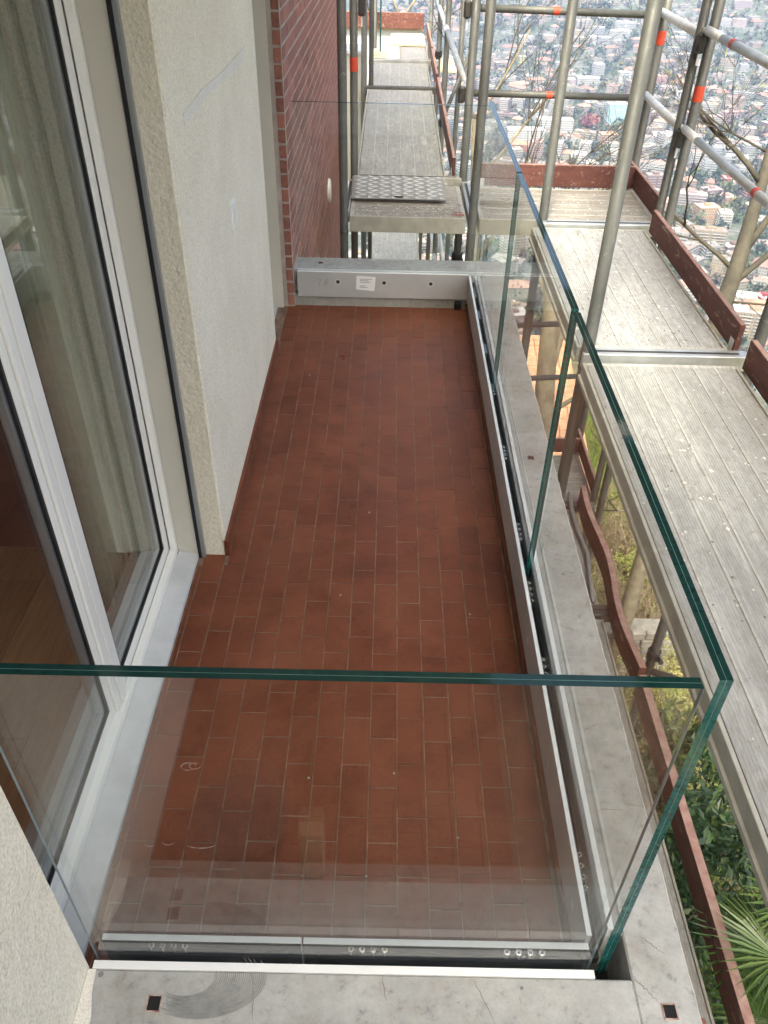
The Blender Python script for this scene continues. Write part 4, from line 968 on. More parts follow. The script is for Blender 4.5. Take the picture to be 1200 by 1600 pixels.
def shrub(name, label, c, rx, ry, rz, nleaf, ll, lw, cols, seed, mat, gloss=True, stems=26, group=None):
    rnd = random.Random(seed); gz = terrain(c[0], c[1]); o = thing(name, label, "shrub", (c[0], c[1], gz), group)
    st = MB()
    for i in range(stems):
        v = rv3(rnd); v.z = abs(v.z); e = Vector((c[0] + v.x * rx * .9, c[1] + v.y * ry * .9, c[2] + (v.z * 1.6 - .7) * rz * .9)); b0 = Vector((c[0] + rnd.uniform(-.2, .2), c[1] + rnd.uniform(-.2, .2), gz - .1))
        mid = b0.lerp(e, .55) + rv3(rnd) * .15; st.path([b0, mid, e], [.022, .014, .006], 5)
    part("stems", st, M_bark, o)
    lf = MB(); clumps = []
    for i in range(max(30, nleaf // 45)):
        v = rv3(rnd) * (rnd.random() ** .35); clumps.append((Vector((c[0] + v.x * rx, c[1] + v.y * ry, c[2] + v.z * rz)), rv3(rnd), rnd.uniform(.7, 1.25)))
    for i in range(nleaf):
        cc, ax, f = rnd.choice(clumps); p = cc + rv3(rnd) * rnd.random() ** .5 * min(rx, rz) * .26
        d = (rv3(rnd) + Vector((p.x - c[0], p.y - c[1], 0)).normalized() * .4 + Vector((0, 0, .25))).normalized(); col = rnd.choice(cols)
        add_leaf(lf, p, d, rv3(rnd) * .6 + Vector((0, 0, 1)), ll * rnd.uniform(.6, 1.2), lw * rnd.uniform(.7, 1.2), jit(rnd, tuple(x * f for x in col), .25))
    part("foliage", lf, mat, o); return o
shrub("laurel_shrub", "dark glossy laurel shrub beyond the corner of the glass", (2.75, 3.7, -4.35), .75, .95, 1.2, 5200, .12, .042, [(.035, .075, .028), (.05, .10, .035), (.03, .06, .025), (.08, .13, .045)], 3, M_leaf)
shrub("laurel_shrub", "second dark laurel shrub behind the palm", (3.1, 2.4, -4.9), .8, .8, 1.2, 3200, .12, .045, [(.03, .065, .025), (.045, .09, .03), (.07, .12, .04)], 4, M_leaf)
shrub("yellow_shrub", "yellow-green sunlit bush below the near deck", (3.45, 5.7, -5.8), .9, 1.0, .9, 7000, .05, .022, [(.26, .25, .06), (.32, .30, .09), (.20, .21, .05), (.36, .34, .14)], 5, M_leafd)
shrub("yellow_shrub", "straw-coloured bush behind the yellow-green one", (4.3, 6.7, -6.2), .9, .9, .9, 4500, .05, .02, [(.30, .26, .10), (.24, .22, .07), (.36, .32, .16)], 6, M_leafd)
shrub("green_shrub", "low dull green bush beside the lower corner deck", (2.9, 8.6, -6.6), .6, .6, .6, 2500, .05, .025, [(.10, .12, .035), (.16, .16, .06)], 9, M_leafd)
def brush(label, c, r, h, n, seed):
    q = random.Random(seed); gz = terrain(c[0], c[1]); o = thing("dry_shrub", label, "shrub", (c[0], c[1], gz), "leafless shrubs on the slope")
    st = MB(); lf = MB()
    for i in range(n):
        b0 = Vector((c[0] + q.uniform(-r, r) * .5, c[1] + q.uniform(-r, r) * .5, gz - .05)); d = (rv3(q) * .7 + Vector((0, 0, 1))).normalized(); l = h * q.uniform(.5, 1.1)
        m1 = b0 + d * l * .5 + rv3(q) * .08; e = m1 + (d + rv3(q) * .5).normalized() * l * .5; st.path([b0, m1, e], [.012, .008, .003], 4)
        for k in range(4):
            t0 = m1.lerp(e, q.random()); st.path([t0, t0 + (d + rv3(q)).normalized() * l * .25], [.004, .002], 3)
            add_leaf(lf, t0, rv3(q), Vector((0, 0, 1)), .05, .025, jit(q, q.choice([(.20, .22, .06), (.26, .22, .10), (.14, .17, .05)]), .3))
    part("stems", st, M_dry, o); part("foliage", lf, M_leafd, o)
M_dry = simple("dry_stem", (0.12, 0.09, 0.06), (0.24, 0.19, 0.13), 6, .9)
brush("leafless brown brush beside the middle lower-level toe board", (2.7, 7.2), .9, 1.3, 130, 61)
brush("leafless brown brush under the long near deck's far end", (3.3, 7.0), .9, 1.2, 130, 62)
brush("leafless brown brush farther down the slope", (3.2, 8.8), 1.0, 1.5, 150, 63)
brush("leafless brown brush below the lower cross deck", (2.6, 9.8), 1.0, 1.5, 130, 64)
brush("leafless brown brush on the terrace below the deck joint", (4.3, 9.6), 1.1, 1.4, 150, 65)
brush("leafless brown brush farther out on the terrace", (5.0, 11.6), 1.2, 1.6, 150, 66)
brush("leafless brown brush near the terrace edge", (4.2, 11.9), 1.1, 1.5, 140, 67)
brush("leafless brown brush under the outer rail", (4.9, 8.0), 1.0, 1.2, 130, 68)
shrub("yellow_shrub", "fresh yellow-green bush on the terrace below the deck joint", (4.6, 10.6, -8.0), .8, .8, .6, 2600, .06, .03, [(.22, .26, .05), (.16, .20, .04), (.28, .30, .08)], 71, M_leafd)
shrub("yellow_shrub", "fresh green bush at the terrace edge behind the toe board", (5.8, 13.2, -8.2), 1.0, 1.0, .8, 2600, .07, .035, [(.14, .18, .04), (.20, .24, .05), (.10, .14, .035)], 72, M_leafd)
# fan palm
pr = random.Random(12)
pc = Vector((2.56, 1.86, -2.66)); pm_ = thing("fan_palm", "fan palm with stiff pleated leaves at the bottom right", "palm", (2.45, 2.0, terrain(2.45, 2.0)))
part("trunk", MB().path([(2.60, 1.9, terrain(2.45, 2.0) - .2), (2.57, 1.9, -5), (2.48, 1.9, -3.8), (2.43, 1.92, -2.85)], [.13, .12, .12, .11], 10), M_bark, pm_, smooth=True)
for k in range(22):
    az = k * 2.4 + pr.uniform(-.3, .3); el = pr.uniform(-.35, 1.2) if k > 5 else pr.uniform(.2, .9)
    d = Vector((math.cos(az) * math.cos(el), math.sin(az) * math.cos(el), math.sin(el))); L = pr.uniform(.30, .55)
    h = pc + d * L + Vector((0, 0, -.06 * L)); fr_ = MB(); fr_.path([pc - Vector((0, 0, .15)), pc + d * L * .5 + Vector((0, 0, .03)), h], [.012, .009, .007], 5, (.10, .16, .05))
    s = d.cross(Vector((0, 0, 1))).normalized(); nrm = s.cross(d).normalized(); n = 34
    base = pr.choice([(.065, .125, .032), (.08, .145, .038), (.05, .10, .027), (.11, .17, .05)])
    for i in range(n):
        t = (i / (n - 1) - .5) * rad(250); bd = d * math.cos(t) + s * math.sin(t); ln = .46 * (1 - .22 * abs(t) / rad(125)) * pr.uniform(.92, 1.05)
        w = .011; sd = (nrm.cross(bd)).normalized(); droop = Vector((0, 0, -1)) * ln * pr.uniform(.06, .22)
        a = h; m1 = h + bd * ln * .55 + droop * .2; e = h + bd * ln + droop; cc = jit(pr, base, .22)
        fr_.add([a, m1 + sd * w + nrm * .004, e, m1 - sd * w + nrm * .004, m1 - nrm * .006], [(0, 1, 4), (1, 2, 4), (2, 3, 4), (3, 0, 4)], cc)
    part("frond", fr_, M_leaf, pm_)
# grass on the slope
gr = MB(); gn = random.Random(2)
for i in range(60000):
    x = gn.uniform(1.6, 9.0); y = gn.uniform(1.0, 19.0); z = terrain(x, y) + .0
    a = gn.uniform(0, 6.3); h = gn.uniform(.10, .40); w = .016; dx, dy = math.cos(a), math.sin(a); lx = gn.uniform(-.08, .08); ly = gn.uniform(-.08, .08)
    c = gn.choice([(.12, .19, .035), (.16, .23, .045), (.20, .24, .06), (.24, .22, .10), (.09, .14, .03)])
    gr.add([(x - dx * w, y - dy * w, z), (x + dx * w, y + dy * w, z), (x + lx, y + ly, z + h)], [(0, 1, 2)], jit(gn, c, .2))
o = part("grass", gr, M_leafd); tag(o, "bright grass and weeds on the slope below the scaffold", "grass", kind='stuff')
# leaf litter / twigs
lt = MB()
for i in range(2600):
    x = gn.uniform(1.6, 6); y = gn.uniform(2, 13); z = terrain(x, y) + gn.uniform(.02, .35); d = rv3(gn); l = gn.uniform(.15, .6); lt.tube((x, y, z), Vector((x, y, z)) + d * l, .004, 4, .002)
o = part("brushwood", lt, M_twig); tag(o, "dry twigs scattered over the slope", "twigs", kind='stuff')
# clay tile roof of a lower outbuilding, seen through the glass
ob = thing("outbuilding", "low outbuilding with a clay tile roof below the scaffold", "outbuilding", (2.2, 13.5, -8.5))
part("wall", bx(.9, 3.5, 11.9, 15.3, -13, -6.55), M_plaster, ob)
rt = bx(-.1, .1, -.155, .155, -.012, .012).mesh("roof_tile", M_rooftile, bevel=.004)
part("roof_deck", MB().add([(.6, 11.5, -6.6), (3.8, 11.5, -6.6), (3.8, 15.6, -5.6), (.6, 15.6, -5.6)], [(0, 1, 2, 3)]), M_rooftile, ob)
for i in range(14):
    for j in range(14):
        y = 11.6 + j * .29; piece("roof_tile", rt, (.72 + i * .225, y, -6.6 + (y - 11.5) * .2439 + .03), ob).rotation_euler = (rad(11), R.uniform(-.02, .02), R.uniform(-.03, .03))
# retaining wall of rough stones
rw = thing("stone_wall", "dark dry-stone retaining wall on the slope", "wall", (3.4, 8.3, -8)); part("core", bx(2.45, 4.2, 8.10, 8.4, -9, -6.62), M_stone, rw)
for j in range(6):
    x = 2.45 + R.uniform(0, .1)
    while x < 4.2:
        w = R.uniform(.18, .34); h = .16
        part("stone", bx(x, x + w - .015, 8.03 + R.uniform(-.02, .02), 8.12, -7.5 + j * h, -7.5 + j * h + h - .012), M_stone, rw, bevel=.018); x += w

# ------------------------------------------------------------------ the city in the valley
CAMP = Vector((0, 0, 2.0))
def to_px(P):
    v = Vector(P) - CAMP; zc = v.dot(AX_F)
    if zc < .1: return None
    return (600 + 1257.9 * v.dot(AX_R) / zc, 800 - 1257.9 * v.dot(AX_U) / zc, zc)
def bld_geo(x, y, w, d, h, rot, wall, roof, rcol, style, rnd, far=False):
    """wall, roof, window and balcony geometry of one house, in world coordinates"""
    gz = terrain(x, y); ca, sa = math.cos(rot), math.sin(rot)
    def T(u, v, z): return (x + u * ca - v * sa, y + u * sa + v * ca, gz + z)
    def tb(mb, u0, u1, v0, v1, z0, z1, col):
        mb.add([T(u0, v0, z0), T(u1, v0, z0), T(u1, v1, z0), T(u0, v1, z0), T(u0, v0, z1), T(u1, v0, z1), T(u1, v1, z1), T(u0, v1, z1)],
               [(4, 5, 6, 7), (0, 1, 5, 4), (1, 2, 6, 5), (2, 3, 7, 6), (3, 0, 4, 7)], col)
    W, Rf, Wn, Ba = MB(), MB(), MB(), MB()
    hw, hd = w / 2, d / 2
    tb(W, -hw, hw, -hd, hd, -4, h, wall)
    fh = 3.1; nf_ = max(1, int(round(h / fh))); fh = h / nf_
    if roof == 'hip':
        e = .7; rh = min(w, d) * .26; r0 = max(0, hw - hd) if w > d else 0; r1 = max(0, hd - hw) if d > w else 0
        Rf.add([T(-hw - e, -hd - e, h), T(hw + e, -hd - e, h), T(hw + e, hd + e, h), T(-hw - e, hd + e, h), T(-r0, -r1, h + rh), T(r0, r1, h + rh)],
               [(0, 1, 5, 4) if w > d else (0, 1, 4), (1, 2, 5) if w > d else (1, 2, 5, 4), (2, 3, 4, 5) if w > d else (2, 3, 5), (3, 0, 4) if w > d else (3, 0, 4, 5), (3, 2, 1, 0)], rcol)
        tb(Rf, hw * .3, hw * .3 + .9, -.5, .5, h + rh * .2, h + rh + .8, (.35, .22, .17))
    else:
        tb(Rf, -hw + .3, hw - .3, -hd + .3, hd - .3, h, h + .15, rcol)
        for (a, b_, c, e) in ((-hw, hw, -hd, -hd + .3), (-hw, hw, hd - .3, hd), (-hw, -hw + .3, -hd + .3, hd - .3), (hw - .3, hw, -hd + .3, hd - .3)): tb(Rf, a, b_, c, e, h, h + .6, wall)
        if w > 8: tb(Rf, -w * .12, w * .15, -d * .15, d * .2, h + .15, h + 2.6, tuple(min(.7, q * 1.05) for q in wall))
        if not far:
            for q in range(rnd.randint(1, 4)):
                u = rnd.uniform(-hw * .8, hw * .8); v = rnd.uniform(-hd * .8, hd * .8); tb(Rf, u, u + rnd.uniform(.8, 2), v, v + rnd.uniform(.8, 1.6), h + .15, h + rnd.uniform(.7, 1.6), (.5, .5, .5))
    def wins(axis, sgn, span, off, style):
        n = max(2, int(span / (2.6 if style != 'grid' else 1.9))); st = span / n
        for f in range(nf_):
            z0 = f * fh + fh * .30; z1 = f * fh + fh * .80
            if style == 'glass': z0, z1 = f * fh + .25, f * fh + fh - .15
            for i in range(n):
                if style != 'grid' and rnd.random() < .06: continue
                c = -span / 2 + (i + .5) * st; ww = st * (.30 if style != 'glass' else .46)
                o_ = sgn * (off + .04)
                q = [(c - ww, z0), (c + ww, z0), (c + ww, z1), (c - ww, z1)]
                vs = [T(a, o_, z) if axis == 'u' else T(o_, a, z) for a, z in q]
                Wn.add(vs, [(0, 1, 2, 3) if (axis == 'u') == (sgn < 0) else (3, 2, 1, 0)])
    if style != 'plain':
        wins('u', -1, w, hd, style); wins('v', 1, d, hw, 'win' if style == 'glass' else style); wins('v', -1, d, hw, 'win' if style == 'glass' else style)
    else:
        for i in range(int(w / 6)): tb(Rf, -hw + 2 + i * 6, -hw + 5 + i * 6, -hd * .6, hd * .6, h + .15, h + .7, (.45, .45, .46))
    if style == 'balc':
        bc = tuple(min(.5, q * .6 + .15) for q in wall)
        for f in range(1, nf_):
            segs = [(-hw * .92, -hw * .12), (hw * .12, hw * .92)] if w > 12 else [(-hw * .85, hw * .85)]
            for a, b_ in segs:
                tb(Ba, a, b_, -hd - 1.3, -hd - .06, f * fh - .15, f * fh, bc); tb(Ba, a, b_, -hd - 1.36, -hd - 1.24, f * fh, f * fh + .9, bc)
            tb(Ba, -hw - 1.1, -hw - .06, -hd * .6, hd * .6, f * fh - .15, f * fh + .85, bc)
    return W, Rf, Wn, Ba, gz
HERO = [
('office', 386.1, 1508.5, 34.7, 16, 30.2, (0.66, 0.68, 0.68), 'flat', 'glass', 'white office block with a blue glass front between the poles'),
('school', 211.6, 1360.3, 57.8, 18, 19.3, (0.68, 0.67, 0.65), 'flat', 'grid', 'long white grid-fronted block beside the glass edge'),
('school', 269.1, 1433.1, 58.4, 18, 16.8, (0.66, 0.66, 0.64), 'flat', 'grid', 'second white grid-fronted block behind the first one'),
('school', 281.7, 1360.8, 34.6, 22, 11.1, (0.66, 0.65, 0.63), 'brownflat', 'grid', 'low white block with a brown flat roof'),
('tower', 292.2, 1283.0, 16.5, 15, 20.6, (0.68, 0.67, 0.65), 'flat', 'balc', 'rear white apartment tower of the close pair'),
('tower', 271.0, 1221.1, 21.1, 16, 20.1, (0.66, 0.66, 0.66), 'flat', 'balc', 'front white apartment tower of the close pair with dark side'),
('tower', 287.5, 1218.7, 21.1, 14, 9.7, (0.62, 0.57, 0.54), 'flat', 'win', 'pinkish low tower right of the close white pair'),
('apartments', 341.7, 1358.5, 27.0, 15, 16.5, (0.62, 0.36, 0.22), 'flat', 'balc', 'orange-brown apartment block with white balconies'),
('houseo', 192.9, 1275.0, 23.7, 16, 18.4, (0.52, 0.19, 0.1), 'hip', 'win', 'bright orange building close behind the glass edge'),
('tower', 215.0, 1263.0, 16.3, 15, 23.7, (0.52, 0.3, 0.27), 'flat', 'balc', 'reddish tower with white balconies left of the grey pole'),
('tower', 242.3, 1239.4, 14.3, 14, 28.6, (0.62, 0.6, 0.57), 'flat', 'balc', 'tall slim grey-white tower right of the grey pole'),
('house', 258.7, 1246.5, 16.1, 13, 13.7, (0.62, 0.56, 0.46), 'hip', 'win', 'cream house with reddish roof below the white blocks'),
('block', 468.2, 1817.9, 23.5, 13, 22.0, (0.72, 0.72, 0.72), 'flat', 'win', 'white slab tower with dark windows near the thick pole'),
('block', 420.5, 1846.5, 20.1, 13, 31.7, (0.66, 0.68, 0.7), 'flat', 'balc', 'pale blue-white narrow tower among trees'),
('brick', 391.7, 1621.4, 73.8, 22, 16.6, (0.2, 0.13, 0.13), 'flat', 'plain', 'long dark brick hall behind the blue glass office'),
('block', 359.8, 1590.7, 22.0, 14, 13.7, (0.56, 0.54, 0.5), 'flat', 'balc', 'beige block in front of the dark brick hall'),
('block', 317.2, 1599.9, 19.9, 14, 22.1, (0.4, 0.44, 0.48), 'flat', 'balc', 'stepped grey balcony block beside dark firs'),
('block', 250.0, 1490.1, 31.2, 14, 18.5, (0.58, 0.58, 0.6), 'flat', 'win', 'white block with reddish end near the bare branches'),
('block', 272.5, 1605.1, 24.4, 14, 9.6, (0.66, 0.65, 0.64), 'flat', 'win', 'white low block behind the reddish-ended one'),
('block', 389.1, 1787.0, 43.8, 20, 16.8, (0.58, 0.57, 0.55), 'flat', 'grid', 'grey institutional block just above the lower rail'),
('block', 350.4, 1787.4, 29.2, 18, 13.8, (0.55, 0.45, 0.45), 'flat', 'win', 'pale pink block just above the lower rail'),
('block', 427.8, 2196.8, 21.6, 13, 18.4, (0.64, 0.55, 0.48), 'flat', 'balc', 'left of the two beige blocks high on the far slope'),
('block', 453.0, 2193.6, 24.5, 13, 18.4, (0.66, 0.57, 0.49), 'flat', 'balc', 'right of the two beige blocks high on the far slope'),
('block', 474.2, 2150.1, 31.1, 13, 15.4, (0.44, 0.47, 0.52), 'flat', 'balc', 'grey balcony block on the far slope among trees'),
('block', 516.0, 2111.4, 41.8, 13, 17.7, (0.66, 0.67, 0.68), 'flat', 'balc', 'wide white balcony block on the far slope'),
('block', 542.8, 2178.8, 45.7, 13, 15.6, (0.66, 0.68, 0.7), 'flat', 'balc', 'upper wide white balcony block on the far slope'),
('block', 478.3, 2084.1, 27.6, 12, 15.0, (0.64, 0.66, 0.68), 'flat', 'balc', 'white stepped villa block above the dark trees'),
('block', 452.2, 2091.5, 16.6, 12, 16.3, (0.66, 0.67, 0.68), 'flat', 'win', 'small white block above the stepped villas'),
('block', 304.8, 2116.4, 30.9, 13, 16.4, (0.62, 0.62, 0.62), 'flat', 'balc', 'white block left on the far slope behind twigs'),
('block', 358.7, 2125.1, 33.7, 13, 11.2, (0.62, 0.5, 0.46), 'flat', 'win', 'pink block left on the far slope behind twigs'),
('block', 284.6, 1991.1, 16.0, 12, 10.5, (0.62, 0.6, 0.3), 'flat', 'win', 'small yellow house left in the city'),
('apartments', 386.5, 998.9, 26.3, 15, 18.9, (0.64, 0.43, 0.25), 'flat', 'win', 'tan apartment block right below the twin tube'),
('apartments', 404.2, 983.3, 15.7, 15, 17.4, (0.58, 0.55, 0.51), 'flat', 'balc', 'pale grey balcony block next to the tan one'),
('row', 387.1, 1062.2, 38.5, 14, 15.6, (0.42, 0.32, 0.33), 'flat', 'balc', 'long maroon and white apartment row beside the twin tube'),
('row', 427.3, 1105.5, 25.2, 14, 10.0, (0.44, 0.28, 0.29), 'flat', 'balc', 'second maroon row behind the first one'),
('block', 439.4, 1082.3, 22.1, 16, 7.3, (0.56, 0.33, 0.24), 'flat', 'win', 'terracotta block left of the bare tree trunk'),
('block', 468.1, 1127.6, 12.1, 12, 13.4, (0.6, 0.52, 0.34), 'flat', 'win', 'yellow-cream house behind the bare tree trunk'),
('block', 467.2, 1159.3, 15.2, 14, 8.1, (0.5, 0.1, 0.09), 'flat', 'balc', 'bright red house behind the bare tree trunk'),
('block', 481.2, 1104.3, 17.2, 14, 12.6, (0.46, 0.08, 0.09), 'flat', 'balc', 'crimson house right of the bare tree trunk'),
('block', 461.8, 1051.2, 12.7, 13, 7.3, (0.56, 0.5, 0.45), 'flat', 'win', 'beige house right of the bare tree trunk'),
('house', 375.4, 764.3, 14.9, 14, 7.5, (0.42, 0.06, 0.07), 'flat', 'win', 'dark red house at the right edge low on the slope'),
('house', 355.5, 764.1, 23.8, 14, 7.5, (0.66, 0.65, 0.64), 'flat', 'win', 'long white house low on the slope at the right'),
('house', 361.3, 741.1, 25.3, 14, 7.6, (0.6, 0.3, 0.18), 'hip', 'win', 'orange-roofed house lowest on the slope at the right'),
('house', 341.3, 977.0, 10.8, 12, 7.4, (0.58, 0.3, 0.22), 'hip', 'win', 'small red-roofed house under the toe board corner'),
('block', 439.3, 1395.0, 33.3, 30, 7.2, (0.5, 0.5, 0.49), 'flat', 'plain', 'flat grey roofed hall left of the twin tube'),
('block', 544.4, 1819.5, 22.3, 14, 13.7, (0.56, 0.28, 0.26), 'flat', 'win', 'red-pink house between the two far poles'),
('block', 525.5, 1717.0, 23.5, 14, 17.2, (0.52, 0.44, 0.47), 'flat', 'win', 'mauve block between the two far poles'),
('block', 538.6, 1650.3, 25.0, 14, 20.8, (0.62, 0.63, 0.65), 'flat', 'win', 'tall white block between the two far poles'),
('block', 581.6, 1598.5, 15.5, 13, 14.1, (0.62, 0.45, 0.2), 'flat', 'win', 'ochre house between rail and bare twigs'),
('block', 581.5, 1513.3, 27.5, 14, 18.9, (0.48, 0.26, 0.3), 'flat', 'balc', 'rose-red block among the bare twigs'),
('block', 634.5, 2068.1, 41.1, 13, 12.2, (0.58, 0.54, 0.5), 'flat', 'balc', 'wide villa block on the far slope between the poles'),
('block', 660.5, 2121.9, 39.1, 12, 7.5, (0.58, 0.62, 0.6), 'flat', 'balc', 'greenish villa block above the wide one'),
('block', 770.5, 2182.7, 31.4, 13, 14.3, (0.58, 0.54, 0.58), 'flat', 'win', 'lilac block on the far slope right of the twin tube'),
('block', 806.4, 2185.1, 31.4, 13, 14.4, (0.58, 0.46, 0.44), 'flat', 'win', 'salmon block on the far slope right of the twin tube'),
('block', 848.8, 2308.7, 44.7, 13, 15.2, (0.48, 0.38, 0.38), 'flat', 'win', 'brownish block near the top edge at the right'),
]
rnd = random.Random(77); placed = []
M_glassblue = simple("blue_glass_front", (0.10, 0.20, 0.27), (0.16, 0.30, 0.36), 0.3, 0.2)
GC = "houses of the city in the valley"
def make_building(name, label, cat, geo, glassy=False, group=GC):
    W, Rf, Wn, Ba, gz = geo
    cx = sum(v[0] for v in W.v) / len(W.v); cy = sum(v[1] for v in W.v) / len(W.v)
    o = thing(name, label, cat, (cx, cy, gz), group)
    part("wall", W, M_city, o); part("roof", Rf, M_city, o)
    if Wn.v: k = part("windows", Wn, M_glassblue if glassy else M_win, o); tag(k, kind='stuff')
    if Ba.v: k = part("balconies", Ba, M_city, o); tag(k, kind='stuff')
    return o
NM = {'office': 'office_building', 'school': 'school_building', 'tower': 'apartment_tower', 'apartments': 'apartment_block', 'houseo': 'town_house', 'house': 'town_house', 'block': 'apartment_block', 'brick': 'brick_hall', 'row': 'apartment_row'}
CT = {'office': 'office', 'school': 'school', 'tower': 'tower', 'apartments': 'apartment block', 'houseo': 'house', 'house': 'house', 'block': 'apartment block', 'brick': 'hall', 'row': 'apartment block'}
for (k, x, y, w, d, h, wall, roof, style, lab) in HERO:
    rc_ = (.28, .12, .08) if roof == 'hip' else ((.20, .105, .08) if roof == 'brownflat' else tuple(.12 + q * .35 for q in wall))
    rot = rnd.uniform(-.12, .12) if k in ('office', 'school', 'brick') else rnd.uniform(-.35, .35)
    d *= 1.25; wall = tuple(q * .33 for q in wall)
    make_building(NM[k], lab, CT[k], bld_geo(x, y, w, d, h, rot, wall, 'hip' if roof == 'hip' else 'flat', rc_, style, rnd), style == 'glass')
    placed.append((x, y, max(w, d) * .62))
WALLS = [(n_, tuple((q * .7 + .3 * sum(c_) / 3) * .29 for q in c_)) for n_, c_ in [('white', (.70, .69, .67)), ('cream', (.64, .58, .47)), ('beige', (.56, .50, .42)), ('pale grey', (.56, .56, .55)), ('ochre', (.58, .43, .22)), ('salmon', (.60, .40, .31)), ('pink', (.60, .46, .43)), ('brick red', (.38, .17, .13)), ('pale yellow', (.66, .60, .38)), ('light blue grey', (.50, .55, .60))]]
cand = []
u = 470.0
while u < 3050:
    step = 33 + u * .005; span = u * .66 + 40; x = -u * .10 - 30
    while x < span:
        px_ = x + rnd.uniform(-7, 7); py_ = u + rnd.uniform(-8, 8); x += step * rnd.uniform(.85, 1.25)
        if mnoise.noise(Vector((px_ * .006, py_ * .006, 1.7))) > .42 + (.0 if u < 1900 else -.16): continue
        cand.append((px_, py_))
    u += step * 1.02
blds = []
for (x, y) in cand:
    if any((x - a) ** 2 + (y - b_) ** 2 < (r + 16) ** 2 for a, b_, r in placed): continue
    gz = terrain(x, y); q = to_px((x, y, gz + 6))
    if q is None or q[1] < -60 or q[1] > 640 or q[0] < 560 or q[0] > 1300: continue
    w = rnd.choice([rnd.uniform(15, 24), rnd.uniform(22, 42)]); d = rnd.uniform(13, 20); t = rnd.random()
    hill = y > 1750
    h = rnd.choice([6.5, 7, 9.5, 9.5, 12.5]) if hill or t < .45 else rnd.choice([12.5, 15.5, 16, 18.6, 21.7, 25])
    roof = 'hip' if (h < 13 and rnd.random() < .40) else 'flat'
    cn, wc = rnd.choice(WALLS if not hill else WALLS[:7]); f = rnd.uniform(.85, 1.08); wc = tuple(min(.75, c * f) for c in wc)
    rn, rc_ = ('clay tile roof', rnd.choice([(.19, .105, .085), (.16, .09, .075), (.21, .13, .105)])) if roof == 'hip' else ('flat roof', rnd.choice([(.17, .168, .165), (.13, .127, .125), (.22, .218, .215), (.16, .115, .10)]))
    style = 'balc' if (roof == 'flat' and rnd.random() < .6) else 'win'
    blds.append((q[2], x, y, w, d, h, rnd.uniform(-.5, .5) if rnd.random() < .8 else rnd.uniform(-1.5, 1.5), wc, roof, rc_, style, cn, rn, q))
# individuals: those that show, nearest first
blds.sort(key=lambda b: b[0])
vis = [b for b in blds if -20 < b[13][1] < 520 and 585 < b[13][0] < 1230]
ind = vis[:210]; idset = set(id(b) for b in ind)
def zone(q):
    a = 'left of paired poles' if q[0] < 740 else ('left of slim pole' if q[0] < 860 else ('left of thick pole' if q[0] < 985 else ('left of twin tube' if q[0] < 1080 else 'right of twin tube')))
    b_ = 'far city' if q[1] < 90 else ('mid city' if q[1] < 200 else 'near city')
    return b_, a
STO = {1: 'one-storey', 2: 'two-storey', 3: 'three-storey', 4: 'four-storey', 5: 'five-storey', 6: 'six-storey', 7: 'seven-storey', 8: 'eight-storey'}
cnt = {}; ORDN = ['nearest', 'second nearest', 'third nearest', 'fourth nearest', 'fifth nearest', 'sixth nearest', 'seventh nearest', 'eighth nearest', 'ninth nearest']
for b in ind:
    key = (b[11], STO[max(1, int(round(b[5] / 3.1)))], b[12], b[10]) + zone(b[13]); cnt.setdefault(key, []).append(b)
for key, lst in cnt.items():
    for i, b in enumerate(lst):
        cn, sto, rn, style, zb, za = key
        lab = f"{cn} {sto} {'balcony block' if style == 'balc' else 'house'}, {rn}, {zb}, {za}"
        if len(lst) > 1: lab = ORDN[min(i, 8)] + ' ' + lab
        _, x, y, w, d, h, rot, wc, roof, rc_, style, cn, rn, q = b
        make_building("town_house" if h < 13 else "apartment_block", lab, "house" if h < 13 else "apartment block", bld_geo(x, y, w, d, h, rot, wc, roof, rc_, style, rnd))
farW, farN = MB(), MB()
for b in blds:
    if id(b) in idset: continue
    _, x, y, w, d, h, rot, wc, roof, rc_, style, cn, rn, q = b
    W, Rf, Wn, Ba, gz = bld_geo(x, y, w, d, h, rot, wc, roof, rc_, style, rnd, True)
    for s_ in (W, Rf, Ba):
        off = len(farW.v); farW.v += s_.v; farW.f += [tuple(i + off for i in f) for f in s_.f]; farW.c += s_.c; farW.m += s_.m
    off = len(farN.v); farN.v += Wn.v; farN.f += [tuple(i + off for i in f) for f in Wn.f]; farN.c += Wn.c; farN.m += Wn.m
    placed.append((x, y, max(w, d) * .5))
for b in ind: placed.append((b[1], b[2], max(b[3], b[4]) * .5))
fh_ = thing("distant_houses", "mass of small houses covering the far slope", "houses", (400, 2000, terrain(400, 2000))); tag(fh_, kind='stuff')
k = part("walls_and_roofs", farW, M_city, fh_); tag(k, kind='stuff'); k = part("windows", farN, M_win, fh_); tag(k, kind='stuff')
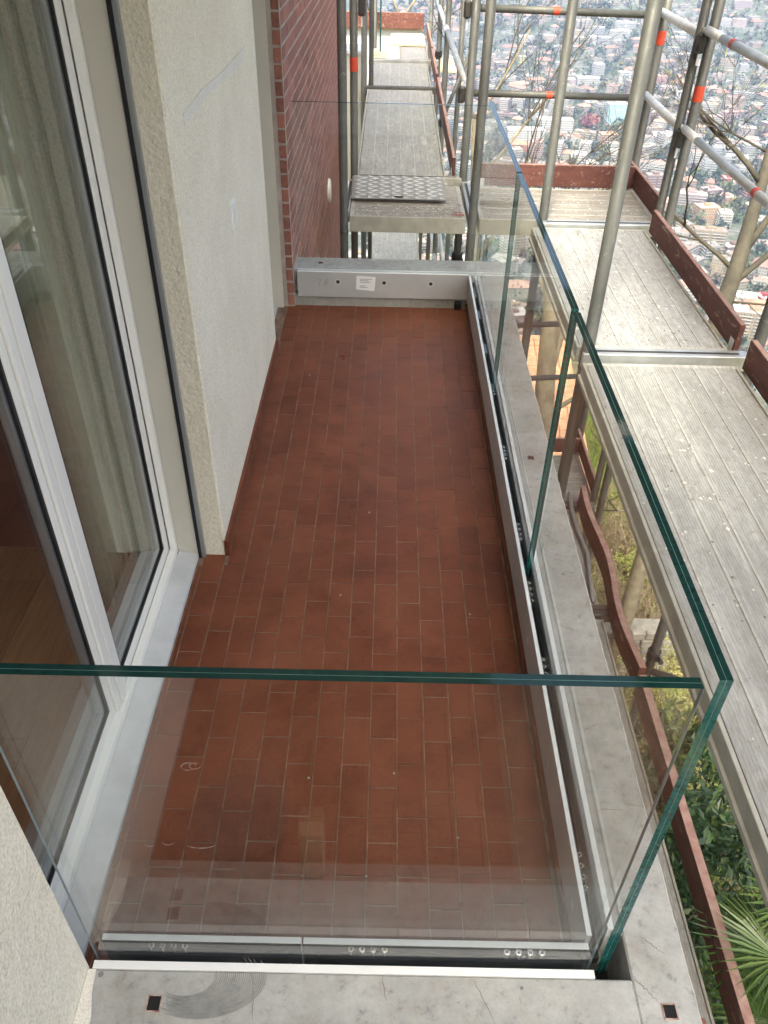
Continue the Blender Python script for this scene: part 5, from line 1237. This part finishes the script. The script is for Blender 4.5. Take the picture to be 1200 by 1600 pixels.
# trees between the houses
grid = {}
for (a, b_, r) in placed: grid.setdefault((int(a // 40), int(b_ // 40)), []).append((a, b_, r))
def free(x, y):
    gx, gy = int(x // 40), int(y // 40)
    for i in (-1, 0, 1):
        for j in (-1, 0, 1):
            for (a, b_, r) in grid.get((gx + i, gy + j), ()):
                if (x - a) ** 2 + (y - b_) ** 2 < (r + 1) ** 2: return False
    return True
GREEN = [(.026, .045, .024), (.034, .056, .026), (.020, .034, .023), (.05, .068, .03), (.08, .092, .036), (.055, .054, .04), (.06, .05, .042)]
def crown(mb, rnd, x, y, z, r, h, base, n):
    for i in range(n):
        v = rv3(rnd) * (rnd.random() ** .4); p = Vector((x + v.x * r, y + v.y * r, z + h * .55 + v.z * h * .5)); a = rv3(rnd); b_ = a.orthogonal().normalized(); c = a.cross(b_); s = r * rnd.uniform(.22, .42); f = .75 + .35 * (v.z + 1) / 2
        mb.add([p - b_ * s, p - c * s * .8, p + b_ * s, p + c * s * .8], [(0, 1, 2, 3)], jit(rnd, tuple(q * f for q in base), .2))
ct = MB(); nt_ = 0; tries = 0
while nt_ < 3600 and tries < 45000:
    tries += 1
    y = 440 + 2500 * rnd.random() ** 1.15; x = rnd.uniform(-.10 * y - 20, .62 * y + 30)
    q = to_px((x, y, terrain(x, y)))
    if q is None or q[1] < -50 or q[1] > 620 or q[0] < 570 or q[0] > 1260: continue
    if not free(x, y): continue
    r = rnd.uniform(2.8, 7.0) * (1.0 + y / 3600); h = r * rnd.uniform(1.5, 2.4); conifer = rnd.random() < .2
    base = rnd.choice(GREEN) if not conifer else (.028, .05, .032)
    if conifer: r *= .55; h *= 1.5
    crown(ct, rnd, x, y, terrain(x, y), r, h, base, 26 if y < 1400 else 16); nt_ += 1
o = part("city_trees", ct, M_leafd); tag(o, "mass of trees and hedges between the houses of the valley", "trees", kind='stuff')
ht = MB()
for i in range(900):
    y = rnd.uniform(60, 480); x = rnd.uniform(.2 * y, .75 * y + 20)
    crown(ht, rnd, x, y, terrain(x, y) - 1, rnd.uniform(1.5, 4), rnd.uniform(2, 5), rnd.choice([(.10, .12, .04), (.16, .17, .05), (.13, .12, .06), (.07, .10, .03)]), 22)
o = part("hillside_wood", ht, M_leafd); tag(o, "scrub and young trees on the slope above the city", "trees", kind='stuff')
# the copper beech
px0 = (331.9, 1453.2); bt = thing("copper_beech", "round purple-red tree in the park near the blue glass office", "tree", (px0[0], px0[1], terrain(*px0)))
part("trunk", MB().tube((px0[0], px0[1], terrain(*px0) - 1), (px0[0], px0[1], terrain(*px0) + 6), .8, 8), M_bark, bt)
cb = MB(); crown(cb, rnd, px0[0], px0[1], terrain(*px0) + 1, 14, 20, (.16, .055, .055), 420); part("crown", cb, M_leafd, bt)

# ------------------------------------------------------------------ haze over the valley
hz = MB().box(-6100, 9000, -60, 3720, -345, 9)
hm = bpy.data.materials.new("valley_haze"); hm.use_nodes = True; hnt = hm.node_tree; hnt.nodes.clear()
ho = hnt.nodes.new('ShaderNodeOutputMaterial'); pv = hnt.nodes.new('ShaderNodeVolumePrincipled')
pv.inputs['Color'].default_value = (.36, .52, .88, 1); pv.inputs['Density'].default_value = .00012; pv.inputs['Anisotropy'].default_value = 0.15
hnt.links.new(pv.outputs[0], ho.inputs['Volume'])
o = part("haze", hz, hm); tag(o, kind='stuff')
